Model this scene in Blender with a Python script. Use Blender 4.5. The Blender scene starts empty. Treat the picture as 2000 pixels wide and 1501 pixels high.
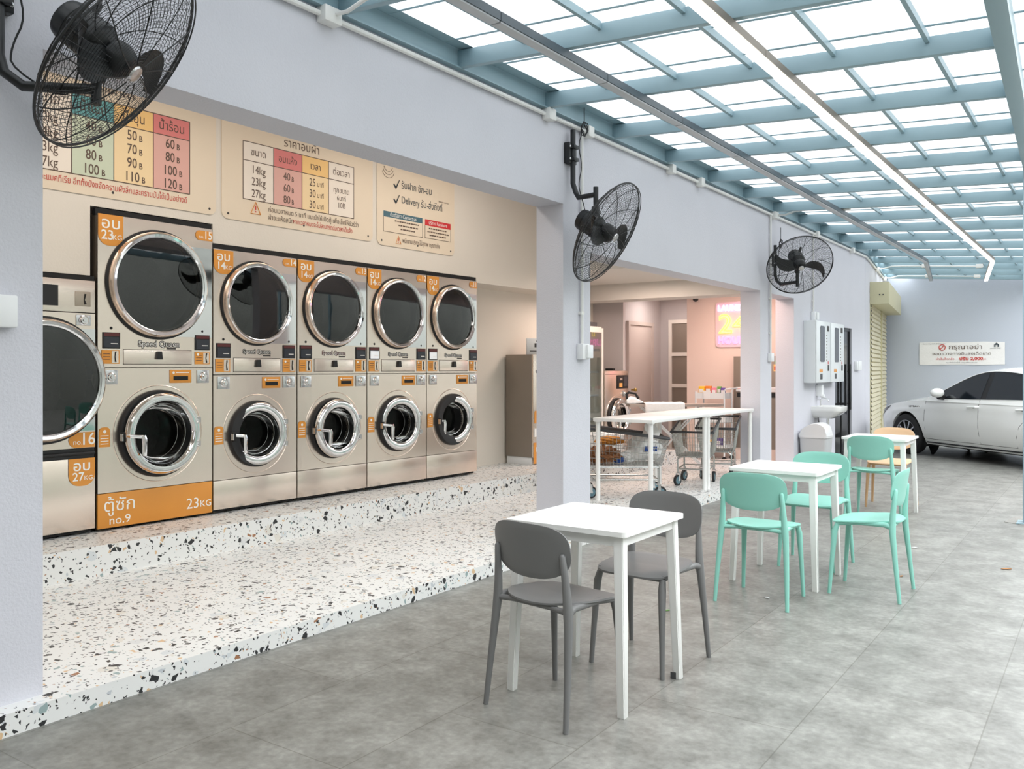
import bpy, bmesh, math, random
from mathutils import Vector, Matrix, noise
SC = bpy.context.scene
COL = SC.collection
PI = math.pi
R = math.radians
random.seed(7)

# ------------------------------------------------------------------ camera, sky, exposure
cam_d = bpy.data.cameras.new('camera')
cam = bpy.data.objects.new('camera', cam_d)
COL.objects.link(cam)
cam.location = (0, 0, 1.44)
cam.rotation_euler = (R(90), 0, R(34.72))
cam_d.sensor_width = 36.0
cam_d.lens = 30.6
cam_d.shift_y = -0.01625
cam_d.clip_start = 0.05
SC.camera = cam

SKY = 5.2
W = bpy.data.worlds.new('sky')
SC.world = W
W.use_nodes = True
wn = W.node_tree.nodes
wl = W.node_tree.links
wn.clear()
w_out = wn.new('ShaderNodeOutputWorld')
w_bg = wn.new('ShaderNodeBackground')
w_tc = wn.new('ShaderNodeTexCoord')
w_sep = wn.new('ShaderNodeSeparateXYZ')
w_ramp = wn.new('ShaderNodeValToRGB')
wl.new(w_tc.outputs['Generated'], w_sep.inputs[0])
wl.new(w_sep.outputs['Z'], w_ramp.inputs[0])
w_ramp.color_ramp.elements[0].position = 0.0
w_ramp.color_ramp.elements[0].color = (0.62, 0.66, 0.70, 1)
w_ramp.color_ramp.elements[1].position = 0.35
w_ramp.color_ramp.elements[1].color = (0.95, 0.98, 1.0, 1)
wl.new(w_ramp.outputs[0], w_bg.inputs['Color'])
w_bg.inputs['Strength'].default_value = SKY
wl.new(w_bg.outputs[0], w_out.inputs[0])

SC.view_settings.view_transform = 'Standard'
SC.view_settings.look = 'None'
SC.view_settings.gamma = 1.0
SC.view_settings.use_curve_mapping = False
SC.view_settings.exposure = 0.22
try:
    SC.cycles.use_denoising = True
    SC.cycles.max_bounces = 10
    SC.cycles.diffuse_bounces = 5
    SC.cycles.transparent_max_bounces = 16
    SC.cycles.sample_clamp_indirect = 6.0
    SC.cycles.caustics_reflective = False
    SC.cycles.caustics_refractive = False
except Exception:
    pass

def area(name, loc, size, size_y, power, color, rot=(0, 0, 0)):
    d = bpy.data.lights.new(name, 'AREA')
    d.shape = 'RECTANGLE'
    d.size = size
    d.size_y = size_y
    d.energy = power
    d.color = color
    o = bpy.data.objects.new(name, d)
    COL.objects.link(o)
    o.location = loc
    o.rotation_euler = rot
    return o
WARM = (1.0, 0.93, 0.85)
# ceiling lamps inside the laundry, plus an added fill in the recess
area('ceiling_lamp_or_fill', (-4.75, 3.2, 3.60), 0.5, 2.4, 23, WARM)
area('ceiling_lamp_or_fill', (-4.75, 6.3, 3.60), 0.5, 2.4, 23, WARM)
area('ceiling_lamp_or_fill', (-4.75, 0.2, 3.60), 0.5, 2.4, 17, WARM)
area('ceiling_lamp_or_fill', (-5.0, 9.75, 2.57), 0.9, 0.9, 30, (1.0, 0.80, 0.70))  # pinkish tint added to lift this bay towards the neon glow
area('ceiling_lamp_or_fill', (-4.5, 11.7, 2.57), 0.8, 0.5, 22, (1.0, 0.72, 0.62))  # pink tint added here too, brightening the neon wall

area('ceiling_lamp_or_fill', (-5.9, 12.9, 2.60), 0.4, 0.4, 9, (1.0, 0.88, 0.82))  # added fill that brightens the recess, no fitting known there

# ------------------------------------------------------------------ helpers
def lin(c):
    c = c / 255.0
    return c / 12.92 if c <= 0.04045 else ((c + 0.055) / 1.055) ** 2.4
def rgb(r, g, b):
    return (lin(r), lin(g), lin(b), 1.0)

MATS = {}
def mat(name, col, rough=0.5, metal=0.0, var=0.04, scale=6.0, bump=0.0, bscale=60.0, coat=0.0, spec=0.5, emit=None, es=0.0, stretch=None, alpha=1.0):
    m = bpy.data.materials.new(name)
    m.use_nodes = True
    nt = m.node_tree
    n, l = nt.nodes, nt.links
    b = n['Principled BSDF']
    b.inputs['Roughness'].default_value = rough
    b.inputs['Metallic'].default_value = metal
    b.inputs['Specular IOR Level'].default_value = spec
    b.inputs['Coat Weight'].default_value = coat
    c = rgb(*col)
    tc = n.new('ShaderNodeTexCoord')
    src = tc.outputs['Object']
    if stretch:
        mp = n.new('ShaderNodeMapping')
        mp.inputs['Scale'].default_value = stretch
        l.new(src, mp.inputs[0])
        src = mp.outputs[0]
    nz = n.new('ShaderNodeTexNoise')
    nz.inputs['Scale'].default_value = scale
    nz.inputs['Detail'].default_value = 4
    l.new(src, nz.inputs['Vector'])
    mx = n.new('ShaderNodeMix')
    mx.data_type = 'RGBA'
    mx.inputs['A'].default_value = (c[0] * (1 - var), c[1] * (1 - var), c[2] * (1 - var), 1)
    mx.inputs['B'].default_value = (min(1, c[0] * (1 + var)), min(1, c[1] * (1 + var)), min(1, c[2] * (1 + var)), 1)
    l.new(nz.outputs['Fac'], mx.inputs['Factor'])
    l.new(mx.outputs['Result'], b.inputs['Base Color'])
    if bump:
        nb = n.new('ShaderNodeTexNoise')
        nb.inputs['Scale'].default_value = bscale
        nb.inputs['Detail'].default_value = 3
        l.new(src, nb.inputs['Vector'])
        bp = n.new('ShaderNodeBump')
        bp.inputs['Strength'].default_value = bump
        bp.inputs['Distance'].default_value = 0.01
        l.new(nb.outputs['Fac'], bp.inputs['Height'])
        l.new(bp.outputs[0], b.inputs['Normal'])
    if emit:
        b.inputs['Emission Color'].default_value = rgb(*emit)
        b.inputs['Emission Strength'].default_value = es
    MATS[name] = m
    return m

def glass_mat(name, tint, rough=0.02, gloss=1.0, ior=1.5):
    m = bpy.data.materials.new(name)
    m.use_nodes = True
    n, l = m.node_tree.nodes, m.node_tree.links
    n.clear()
    o = n.new('ShaderNodeOutputMaterial')
    t = n.new('ShaderNodeBsdfTransparent')
    t.inputs[0].default_value = (*tint, 1)
    g = n.new('ShaderNodeBsdfGlossy')
    g.inputs['Roughness'].default_value = rough
    g.inputs['Color'].default_value = (gloss, gloss, gloss, 1)
    fr = n.new('ShaderNodeFresnel')
    fr.inputs[0].default_value = ior
    mx = n.new('ShaderNodeMixShader')
    l.new(fr.outputs[0], mx.inputs[0])
    l.new(t.outputs[0], mx.inputs[1])
    l.new(g.outputs[0], mx.inputs[2])
    l.new(mx.outputs[0], o.inputs[0])
    MATS[name] = m
    return m

def emit_mat(name, col, strength):
    m = bpy.data.materials.new(name)
    m.use_nodes = True
    n, l = m.node_tree.nodes, m.node_tree.links
    n.clear()
    o = n.new('ShaderNodeOutputMaterial')
    e = n.new('ShaderNodeEmission')
    e.inputs[0].default_value = rgb(*col)
    e.inputs[1].default_value = strength
    l.new(e.outputs[0], o.inputs[0])
    MATS[name] = m
    return m

def terrazzo():
    m = bpy.data.materials.new('terrazzo')
    m.use_nodes = True
    n, l = m.node_tree.nodes, m.node_tree.links
    b = n['Principled BSDF']
    b.inputs['Roughness'].default_value = 0.38
    geo = n.new('ShaderNodeNewGeometry')
    cur = None
    base = n.new('ShaderNodeRGB')
    base.outputs[0].default_value = rgb(230, 230, 228)
    cur = base.outputs[0]
    nz = n.new('ShaderNodeTexNoise')
    nz.inputs['Scale'].default_value = 22
    nz.inputs['Detail'].default_value = 2
    l.new(geo.outputs['Position'], nz.inputs['Vector'])
    dist = n.new('ShaderNodeMix')
    dist.data_type = 'RGBA'
    dist.blend_type = 'ADD'
    dist.inputs['Factor'].default_value = 0.035
    l.new(geo.outputs['Position'], dist.inputs['A'])
    l.new(nz.outputs['Color'], dist.inputs['B'])
    # (scale, chance of a chip, edge trim, offset, colours)
    dark = [(0.0, (40, 41, 43)), (0.66, (52, 48, 46)), (0.72, (150, 168, 168)), (0.81, (216, 184, 146)), (0.91, (160, 112, 80)), (0.96, (196, 200, 204))]
    pale = [(0.0, (218, 219, 219)), (0.4, (222, 218, 210)), (0.7, (212, 216, 218))]
    for sc, chance, trim, off, cols in ((15, 0.12, 0.10, 3.1, pale), (95, 0.09, 0.10, 7.7, dark), (50, 0.115, 0.12, 1.3, dark), (28, 0.115, 0.13, 5.9, dark)):
        mp = n.new('ShaderNodeMapping')
        mp.inputs['Location'].default_value = (off, off * 0.7, off * 1.3)
        l.new(dist.outputs['Result'], mp.inputs[0])
        v = n.new('ShaderNodeTexVoronoi')
        v.inputs['Scale'].default_value = sc
        l.new(mp.outputs[0], v.inputs['Vector'])
        ve = n.new('ShaderNodeTexVoronoi')
        ve.feature = 'DISTANCE_TO_EDGE'
        ve.inputs['Scale'].default_value = sc
        l.new(mp.outputs[0], ve.inputs['Vector'])
        sp = n.new('ShaderNodeSeparateColor')
        l.new(v.outputs['Color'], sp.inputs[0])
        pick = n.new('ShaderNodeMath')
        pick.operation = 'LESS_THAN'
        l.new(sp.outputs[0], pick.inputs[0])
        pick.inputs[1].default_value = chance
        sz = n.new('ShaderNodeMath')
        sz.operation = 'MULTIPLY_ADD'
        l.new(sp.outputs[2], sz.inputs[0])
        sz.inputs[1].default_value = trim * 1.6
        sz.inputs[2].default_value = trim * 0.3
        lt = n.new('ShaderNodeMath')
        lt.operation = 'GREATER_THAN'
        l.new(ve.outputs['Distance'], lt.inputs[0])
        l.new(sz.outputs[0], lt.inputs[1])
        mm = n.new('ShaderNodeMath')
        mm.operation = 'MULTIPLY'
        l.new(pick.outputs[0], mm.inputs[0])
        l.new(lt.outputs[0], mm.inputs[1])
        rp = n.new('ShaderNodeValToRGB')
        rp.color_ramp.interpolation = 'CONSTANT'
        els = rp.color_ramp.elements
        els[0].position = 0
        els[0].color = rgb(*cols[0][1])
        els[1].position = cols[1][0]
        els[1].color = rgb(*cols[1][1])
        for p, c in cols[2:]:
            e = els.new(p)
            e.color = rgb(*c)
        l.new(sp.outputs[1], rp.inputs[0])
        mx = n.new('ShaderNodeMix')
        mx.data_type = 'RGBA'
        l.new(mm.outputs[0], mx.inputs['Factor'])
        l.new(cur, mx.inputs['A'])
        l.new(rp.outputs[0], mx.inputs['B'])
        cur = mx.outputs['Result']
    l.new(cur, b.inputs['Base Color'])
    MATS['terrazzo'] = m

def paving():
    m = bpy.data.materials.new('paving')
    m.use_nodes = True
    n, l = m.node_tree.nodes, m.node_tree.links
    b = n['Principled BSDF']
    geo = n.new('ShaderNodeNewGeometry')
    mp = n.new('ShaderNodeMapping')
    mp.inputs['Rotation'].default_value = (0, 0, R(90))
    mp.inputs['Location'].default_value = (-1.53, 1.05, 0)
    l.new(geo.outputs['Position'], mp.inputs[0])
    br = n.new('ShaderNodeTexBrick')
    br.offset = 0.5
    br.inputs['Scale'].default_value = 1.0
    br.inputs['Brick Width'].default_value = 1.25
    br.inputs['Row Height'].default_value = 0.62
    br.inputs['Mortar Size'].default_value = 0.003
    br.inputs['Mortar Smooth'].default_value = 0.3
    br.inputs['Color1'].default_value = (0.92, 0.92, 0.92, 1)
    br.inputs['Color2'].default_value = (1.05, 1.05, 1.05, 1)
    br.inputs['Mortar'].default_value = (0.66, 0.65, 0.62, 1)
    l.new(mp.outputs[0], br.inputs['Vector'])
    n1 = n.new('ShaderNodeTexNoise')
    n1.inputs['Scale'].default_value = 4.5
    n1.inputs['Detail'].default_value = 12
    n1.inputs['Roughness'].default_value = 0.72
    n1.inputs['Distortion'].default_value = 0.0
    l.new(geo.outputs['Position'], n1.inputs['Vector'])
    rp = n.new('ShaderNodeValToRGB')
    rp.color_ramp.elements[0].position = 0.32
    rp.color_ramp.elements[0].color = rgb(101, 100, 95)
    rp.color_ramp.elements[1].position = 0.68
    rp.color_ramp.elements[1].color = rgb(149, 149, 144)
    l.new(n1.outputs['Fac'], rp.inputs[0])
    n2 = n.new('ShaderNodeTexNoise')
    n2.inputs['Scale'].default_value = 30
    n2.inputs['Detail'].default_value = 6
    l.new(geo.outputs['Position'], n2.inputs['Vector'])
    r2 = n.new('ShaderNodeValToRGB')
    r2.color_ramp.elements[0].position = 0.3
    r2.color_ramp.elements[0].color = (0.80, 0.80, 0.80, 1)
    r2.color_ramp.elements[1].position = 0.7
    r2.color_ramp.elements[1].color = (1.13, 1.13, 1.13, 1)
    l.new(n2.outputs['Fac'], r2.inputs[0])
    m1 = n.new('ShaderNodeMix')
    m1.data_type = 'RGBA'
    m1.blend_type = 'MULTIPLY'
    m1.inputs['Factor'].default_value = 1
    l.new(rp.outputs[0], m1.inputs['A'])
    l.new(r2.outputs[0], m1.inputs['B'])
    m2 = n.new('ShaderNodeMix')
    m2.data_type = 'RGBA'
    m2.blend_type = 'MULTIPLY'
    m2.inputs['Factor'].default_value = 1
    l.new(m1.outputs['Result'], m2.inputs['A'])
    l.new(br.outputs['Color'], m2.inputs['B'])
    l.new(m2.outputs['Result'], b.inputs['Base Color'])
    b.inputs['Roughness'].default_value = 0.42
    b.inputs['Specular IOR Level'].default_value = 0.5
    MATS['paving'] = m

def roof_sheet_mat():
    m = bpy.data.materials.new('opal_sheet')
    m.use_nodes = True
    n, l = m.node_tree.nodes, m.node_tree.links
    n.clear()
    o = n.new('ShaderNodeOutputMaterial')
    t = n.new('ShaderNodeBsdfTranslucent')
    d = n.new('ShaderNodeBsdfDiffuse')
    geo = n.new('ShaderNodeNewGeometry')
    nz = n.new('ShaderNodeTexNoise')
    nz.inputs['Scale'].default_value = 2.5
    nz.inputs['Detail'].default_value = 5
    l.new(geo.outputs['Position'], nz.inputs['Vector'])
    rp = n.new('ShaderNodeValToRGB')
    rp.color_ramp.elements[0].color = (0.315, 0.318, 0.32, 1)
    rp.color_ramp.elements[1].color = (0.375, 0.378, 0.38, 1)
    l.new(nz.outputs['Fac'], rp.inputs[0])
    l.new(rp.outputs[0], t.inputs[0])
    d.inputs[0].default_value = (0.8, 0.82, 0.83, 1)
    mx = n.new('ShaderNodeMixShader')
    mx.inputs[0].default_value = 0.12
    l.new(t.outputs[0], mx.inputs[1])
    l.new(d.outputs[0], mx.inputs[2])
    l.new(mx.outputs[0], o.inputs[0])
    MATS['opal_sheet'] = m

terrazzo(); paving(); roof_sheet_mat()
mat('facade', (208, 208, 216), 0.75, var=0.05, scale=1.6, bump=0.25, bscale=90)
mat('plaster_beige', (226, 217, 205), 0.75, var=0.03, scale=1.2, bump=0.1)
mat('plaster_pink', (232, 212, 202), 0.75, var=0.03, scale=1.2, bump=0.1)
mat('plaster_grey', (196, 190, 190), 0.75, var=0.04, scale=1.2)
mat('ceiling_white', (214, 209, 202), 0.8, var=0.02)
mat('far_wall', (186, 192, 203), 0.75, var=0.05, scale=0.8, bump=0.2, bscale=80)
mat('blue_steel', (146, 172, 182), 0.42, var=0.05, scale=3, spec=0.5)
mat('steel', (236, 222, 209), 0.27, 1.0, var=0.04, scale=2.0, stretch=(1, 1, 0.4), bump=0.35, bscale=3.2)
mat('steel_dull', (176, 164, 150), 0.42, 1.0, var=0.05, scale=3)
mat('steel_tan', (150, 140, 130), 0.5, 0.6, var=0.06, scale=4)
mat('chrome', (226, 226, 226), 0.07, 1.0, var=0.01)
mat('chrome_soft', (205, 205, 205), 0.22, 1.0, var=0.02)
mat('black', (22, 22, 24), 0.45, var=0.1)
mat('black_gap', (12, 12, 13), 0.7, var=0.1)
mat('rubber', (30, 31, 33), 0.6, var=0.1)
mat('fan_black', (24, 26, 28), 0.38, var=0.1, spec=0.5)
mat('fan_wire', (26, 27, 29), 0.4, var=0.05)
mat('screen', (44, 47, 56), 0.2, var=0.1)
mat('screen_white', (226, 228, 230), 0.3, emit=(230, 235, 240), es=0.25)
mat('maroon', (90, 36, 36), 0.4)
mat('orange', (224, 150, 62), 0.5, var=0.03)
mat('orange_pale', (236, 178, 100), 0.5, var=0.02)
mat('white_ink', (245, 243, 238), 0.5, var=0.01)
mat('dark_ink', (62, 58, 56), 0.6, var=0.02)
mat('navy_ink', (52, 62, 70), 0.6, var=0.02)
mat('red_ink', (198, 62, 52), 0.6, var=0.02)
mat('brown_ink', (96, 76, 64), 0.6, var=0.02)
mat('sign_tan', (230, 213, 190), 0.6, var=0.015)
mat('cell_cream', (238, 226, 212), 0.6, var=0.01)
mat('cell_pink', (222, 172, 160), 0.6, var=0.01)
mat('cell_rose', (218, 126, 122), 0.6, var=0.01)
mat('cell_amber', (242, 198, 128), 0.6, var=0.01)
mat('cell_sand', (240, 212, 166), 0.6, var=0.01)
mat('cell_sage', (202, 210, 186), 0.6, var=0.01)
mat('cell_teal', (98, 158, 160), 0.6, var=0.01)
mat('teal_bar', (72, 106, 118), 0.6, var=0.01)
mat('red_bar', (206, 48, 52), 0.6, var=0.01)
mat('white_paint', (238, 238, 236), 0.35, var=0.015, coat=0.15)
mat('white_plastic', (234, 235, 236), 0.4, var=0.015)
mat('white_metal', (226, 230, 232), 0.35, var=0.02)
mat('conduit', (232, 231, 228), 0.5, var=0.02)
mat('mint', (140, 202, 188), 0.42, var=0.02, bump=0.04, bscale=500)
mat('charcoal', (112, 112, 112), 0.45, var=0.03, bump=0.05, bscale=500)
mat('wood_plastic', (226, 192, 156), 0.5, var=0.06, stretch=(1, 8, 1))
mat('wood_leg', (206, 168, 128), 0.5, var=0.06)
mat('grey_plastic', (190, 192, 194), 0.45, var=0.02)
mat('grey_lid', (212, 213, 214), 0.4, var=0.02)
mat('porcelain', (240, 240, 238), 0.12, var=0.01, coat=0.5)
mat('cream_metal', (206, 200, 166), 0.5, var=0.04)
mat('cream_slat', (212, 204, 176), 0.5, var=0.05)
mat('car_paint', (232, 233, 230), 0.25, var=0.01, coat=0.8)
mat('car_glass', (20, 26, 32), 0.06, var=0.1, spec=0.6)
mat('tyre', (30, 30, 31), 0.75, var=0.15)
mat('alloy', (176, 178, 182), 0.25, 0.9, var=0.03)
mat('hub_teal', (96, 128, 140), 0.5, var=0.03)
mat('wire_steel', (190, 192, 190), 0.25, 1.0, var=0.02)
mat('bumper_grey', (72, 72, 74), 0.5, var=0.05)
mat('fabric_white', (232, 230, 228), 0.85, var=0.04, bump=0.3, bscale=40)
mat('fabric_orange', (216, 146, 62), 0.85, var=0.06, bump=0.3, bscale=40)
mat('fabric_brown', (140, 92, 58), 0.9, var=0.35, scale=30, bump=0.6, bscale=60)
mat('fabric_blue', (34, 70, 140), 0.8, var=0.1)
mat('board_taupe', (166, 152, 142), 0.8, var=0.05)
mat('door_white', (196, 184, 178), 0.5, var=0.02)
mat('frame_white', (232, 226, 218), 0.5, var=0.02)
mat('dark_tint', (40, 40, 42), 0.08, var=0.1, spec=0.6)
mat('box_yellow', (240, 190, 50), 0.5, var=0.05)
mat('box_orange', (226, 130, 40), 0.5, var=0.05)
mat('box_purple', (96, 70, 150), 0.5, var=0.05)
mat('box_green', (110, 170, 80), 0.5, var=0.05)
mat('box_pink', (226, 130, 150), 0.5, var=0.05)
mat('leaf_brown', (168, 118, 70), 0.8, var=0.2)
mat('cement_patch', (142, 140, 135), 0.9, var=0.06, scale=20, bump=0.5)
mat('perforated', (70, 68, 66), 0.35, 0.8, var=0.35, scale=90)
mat('drum', (84, 82, 80), 0.4, 0.8, var=0.3, scale=70)
mat('fridge_in', (176, 186, 186), 0.4, var=0.02)
mat('gold', (190, 160, 90), 0.3, 0.8)
mat('shade_wall_grey', (140, 142, 136), 0.85, var=0.25, scale=0.6)
mat('asphalt', (150, 150, 148), 0.9, var=0.1, scale=3)
mat('led_off', (188, 190, 194), 0.4, var=0.02)
emit_mat('led_on', (255, 250, 238), 7.0)
emit_mat('neon_pink', (255, 120, 195), 3.6)
emit_mat('neon_yellow', (255, 226, 80), 3.4)
emit_mat('neon_white', (255, 190, 235), 4.0)
glass_mat('door_glass', (0.55, 0.57, 0.57), 0.015, 0.95, 1.75)
glass_mat('clear_glass', (0.82, 0.86, 0.85), 0.01, 1.0, 1.7)
mat('acrylic', (236, 206, 214), 0.3, var=0.01)  # pink of the neon glow is put into this backing colour
glass_mat('bowl_glass', (0.62, 0.63, 0.62), 0.03, 0.9, 1.22)
mat('led_body', (84, 94, 102), 0.4, var=0.03)

class MB:
    """collects shapes, then becomes ONE mesh object"""
    def __init__(s):
        s.bm = bmesh.new()
        s.mats = []
        s.cur = 0
    def m(s, name):
        if name not in s.mats:
            s.mats.append(name)
        s.cur = s.mats.index(name)
        return s
    def _mark(s, faces):
        for f in faces:
            f.material_index = s.cur
    def face(s, pts):
        vs = [s.bm.verts.new(p) for p in pts]
        f = s.bm.faces.new(vs)
        f.material_index = s.cur
        return f
    def box(s, c, d, M=None, bev=0.0, seg=2):
        T = Matrix.Translation(c) @ Matrix.Diagonal((d[0], d[1], d[2], 1))
        if M is not None:
            T = M @ T
        r = bmesh.ops.create_cube(s.bm, size=1.0, matrix=T)
        vs = r['verts']
        fs = set(f for v in vs for f in v.link_faces)
        s._mark(fs)
        if bev > 0:
            es = list(set(e for v in vs for e in v.link_edges))
            r = bmesh.ops.bevel(s.bm, geom=es, offset=bev, segments=seg, affect='EDGES', profile=0.5)
            s._mark(r['faces'])
        return s
    def rbox(s, x0, x1, y0, y1, z0, z1, bev=0.0, M=None):
        return s.box(((x0 + x1) / 2, (y0 + y1) / 2, (z0 + z1) / 2), (abs(x1 - x0), abs(y1 - y0), abs(z1 - z0)), M, bev)
    def grid(s, rows, closed_u=False, closed_v=False):
        """rows: list of lists of points -> quads"""
        V = [[s.bm.verts.new(p) for p in r] for r in rows]
        nr, nc = len(V), len(V[0])
        for i in range(nr if closed_u else nr - 1):
            for j in range(nc if closed_v else nc - 1):
                a, b, c, d = V[i][j], V[i][(j + 1) % nc], V[(i + 1) % nr][(j + 1) % nc], V[(i + 1) % nr][j]
                try:
                    f = s.bm.faces.new((a, b, c, d))
                    f.material_index = s.cur
                except ValueError:
                    pass
        return V
    def cap(s, ring, flip=False):
        try:
            f = s.bm.faces.new(ring[::-1] if flip else ring)
            f.material_index = s.cur
        except ValueError:
            pass
    def tube(s, pts, r, n=8, closed=False, caps=True):
        pts = [Vector(p) for p in pts]
        k = len(pts)
        rr = r if isinstance(r, (list, tuple)) else [r] * k
        tang = []
        for i in range(k):
            if closed:
                t = pts[(i + 1) % k] - pts[i - 1]
            elif i == 0:
                t = pts[1] - pts[0]
            elif i == k - 1:
                t = pts[-1] - pts[-2]
            else:
                t = (pts[i + 1] - pts[i]).normalized() + (pts[i] - pts[i - 1]).normalized()
            if t.length < 1e-9:
                t = Vector((0, 0, 1))
            tang.append(t.normalized())
        up = Vector((0, 0, 1)) if abs(tang[0].z) < 0.9 else Vector((1, 0, 0))
        u = tang[0].cross(up).normalized()
        rows = []
        for i in range(k):
            t = tang[i]
            u = (u - t * u.dot(t))
            if u.length < 1e-6:
                u = t.orthogonal()
            u.normalize()
            w = t.cross(u)
            rows.append([pts[i] + (u * math.cos(2 * PI * j / n) + w * math.sin(2 * PI * j / n)) * rr[i] for j in range(n)])
        V = s.grid(rows, closed_u=closed, closed_v=True)
        if caps and not closed:
            s.cap(V[0], True)
            s.cap(V[-1])
        return s
    def ring(s, c, r, rr, M=None, n=48, k=6, a0=0.0, a1=2 * PI):
        """torus about local z at c"""
        M = M or Matrix.Identity(4)
        full = abs(a1 - a0 - 2 * PI) < 1e-6
        cnt = n if full else n + 1
        pts = [M @ Vector((c[0] + r * math.cos(a0 + (a1 - a0) * i / n), c[1] + r * math.sin(a0 + (a1 - a0) * i / n), c[2])) for i in range(cnt)]
        return s.tube(pts, rr, k, closed=full)
    def lathe(s, prof, n=40, M=None, close=False):
        """prof: list of (r, h) about local z"""
        M = M or Matrix.Identity(4)
        rows = [[M @ Vector((r * math.cos(2 * PI * j / n), r * math.sin(2 * PI * j / n), h)) for j in range(n)] for r, h in prof if True]
        V = s.grid(rows, closed_u=close, closed_v=True)
        return V
    def disc(s, r, h, n=40, M=None):
        M = M or Matrix.Identity(4)
        s.face([M @ Vector((r * math.cos(2 * PI * j / n), r * math.sin(2 * PI * j / n), h)) for j in range(n)])
        return s
    def cyl(s, p0, p1, r0, r1=None, n=16):
        return s.tube([p0, p1], [r0, r0 if r1 is None else r1], n)
    def prism(s, outline, h0, h1, M=None):
        """outline in local XY (ccw), extruded from z=h0 to z=h1"""
        M = M or Matrix.Identity(4)
        a = [s.bm.verts.new(M @ Vector((p[0], p[1], h0))) for p in outline]
        b = [s.bm.verts.new(M @ Vector((p[0], p[1], h1))) for p in outline]
        k = len(outline)
        for f in ((a[::-1]), b):
            q = s.bm.faces.new(f)
            q.material_index = s.cur
        for i in range(k):
            q = s.bm.faces.new((a[i], a[(i + 1) % k], b[(i + 1) % k], b[i]))
            q.material_index = s.cur
        return s
    def ellipsoid(s, c, r, M=None, nu=20, nv=12):
        M = M or Matrix.Identity(4)
        rows = []
        for i in range(nv + 1):
            a = -PI / 2 + PI * i / nv
            ca = max(math.cos(a), 1e-4)
            rows.append([M @ Vector((c[0] + r[0] * ca * math.cos(2 * PI * j / nu), c[1] + r[1] * ca * math.sin(2 * PI * j / nu), c[2] + r[2] * math.sin(a))) for j in range(nu)])
        s.grid(rows, closed_v=True)
        return s
    def shell(s, outline, surf, thick, n=56, rings=8):
        """rounded plate: outline(a)->(u,v), surf(u,v)->(point, normal)"""
        top, bot = [], []
        fr = [0.02] + [(i + 1) / rings for i in range(rings)]
        for k, f in enumerate(fr):
            rt, rb = [], []
            for j in range(n):
                a = 2 * PI * j / n
                u, v = outline(a)
                p, nn = surf(u * f, v * f)
                e = thick / 2 * (1.0 if f < 0.99 else 0.45)
                rt.append(p + nn * e)
                rb.append(p - nn * e)
            top.append(rt)
            bot.append(rb)
        T = s.grid(top, closed_v=True)
        B = s.grid([r[::-1] for r in bot], closed_v=True)
        for j in range(n):
            a, b = T[-1][j], T[-1][(j + 1) % n]
            c, d = B[-1][n - 1 - (j + 1) % n], B[-1][n - 1 - j]
            f = s.bm.faces.new((b, a, d, c))
            f.material_index = s.cur
        s.cap(T[0], True)
        s.cap(B[0], True)
        return s
    def text(s, body, M, size, align='CENTER', sx=1.0, bold=0.0):
        me = text_mesh(body, size, align, sx, bold)
        k0 = len(s.bm.faces)
        k1 = len(s.bm.verts)
        s.bm.from_mesh(me)
        s.bm.verts.ensure_lookup_table()
        s.bm.faces.ensure_lookup_table()
        for v in s.bm.verts[k1:]:
            v.co = M @ v.co
        for f in s.bm.faces[k0:]:
            f.material_index = s.cur
        return s
    def build(s, name, material=None, parent=None, loc=None, rot=None, angle=35, recalc=True):
        if recalc:
            bmesh.ops.recalc_face_normals(s.bm, faces=s.bm.faces)
        me = bpy.data.meshes.new(name)
        s.bm.to_mesh(me)
        s.bm.free()
        for mn in (s.mats or [material]):
            me.materials.append(MATS[mn])
        for p in me.polygons:
            p.use_smooth = True
        me.set_sharp_from_angle(angle=R(angle))
        o = bpy.data.objects.new(name, me)
        COL.objects.link(o)
        if parent:
            o.parent = parent
        if loc is not None:
            o.location = loc
        if rot is not None:
            o.rotation_euler = rot
        return o

TXT = {}
def text_mesh(body, size, align, sx, bold):
    key = (body, size, align, sx, bold)
    if key in TXT:
        return TXT[key]
    cu = bpy.data.curves.new('lettering_curve', 'FONT')
    cu.body = body
    cu.size = size
    cu.align_x = align
    cu.align_y = 'CENTER'
    cu.offset = bold
    cu.resolution_u = 3
    ob = bpy.data.objects.new('lettering_curve', cu)
    COL.objects.link(ob)
    dg = bpy.context.evaluated_depsgraph_get()
    me = bpy.data.meshes.new_from_object(ob.evaluated_get(dg), depsgraph=dg)
    for v in me.vertices:
        v.co.x *= sx
    bpy.data.objects.remove(ob)
    bpy.data.curves.remove(cu)
    TXT[key] = me
    return me

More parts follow.
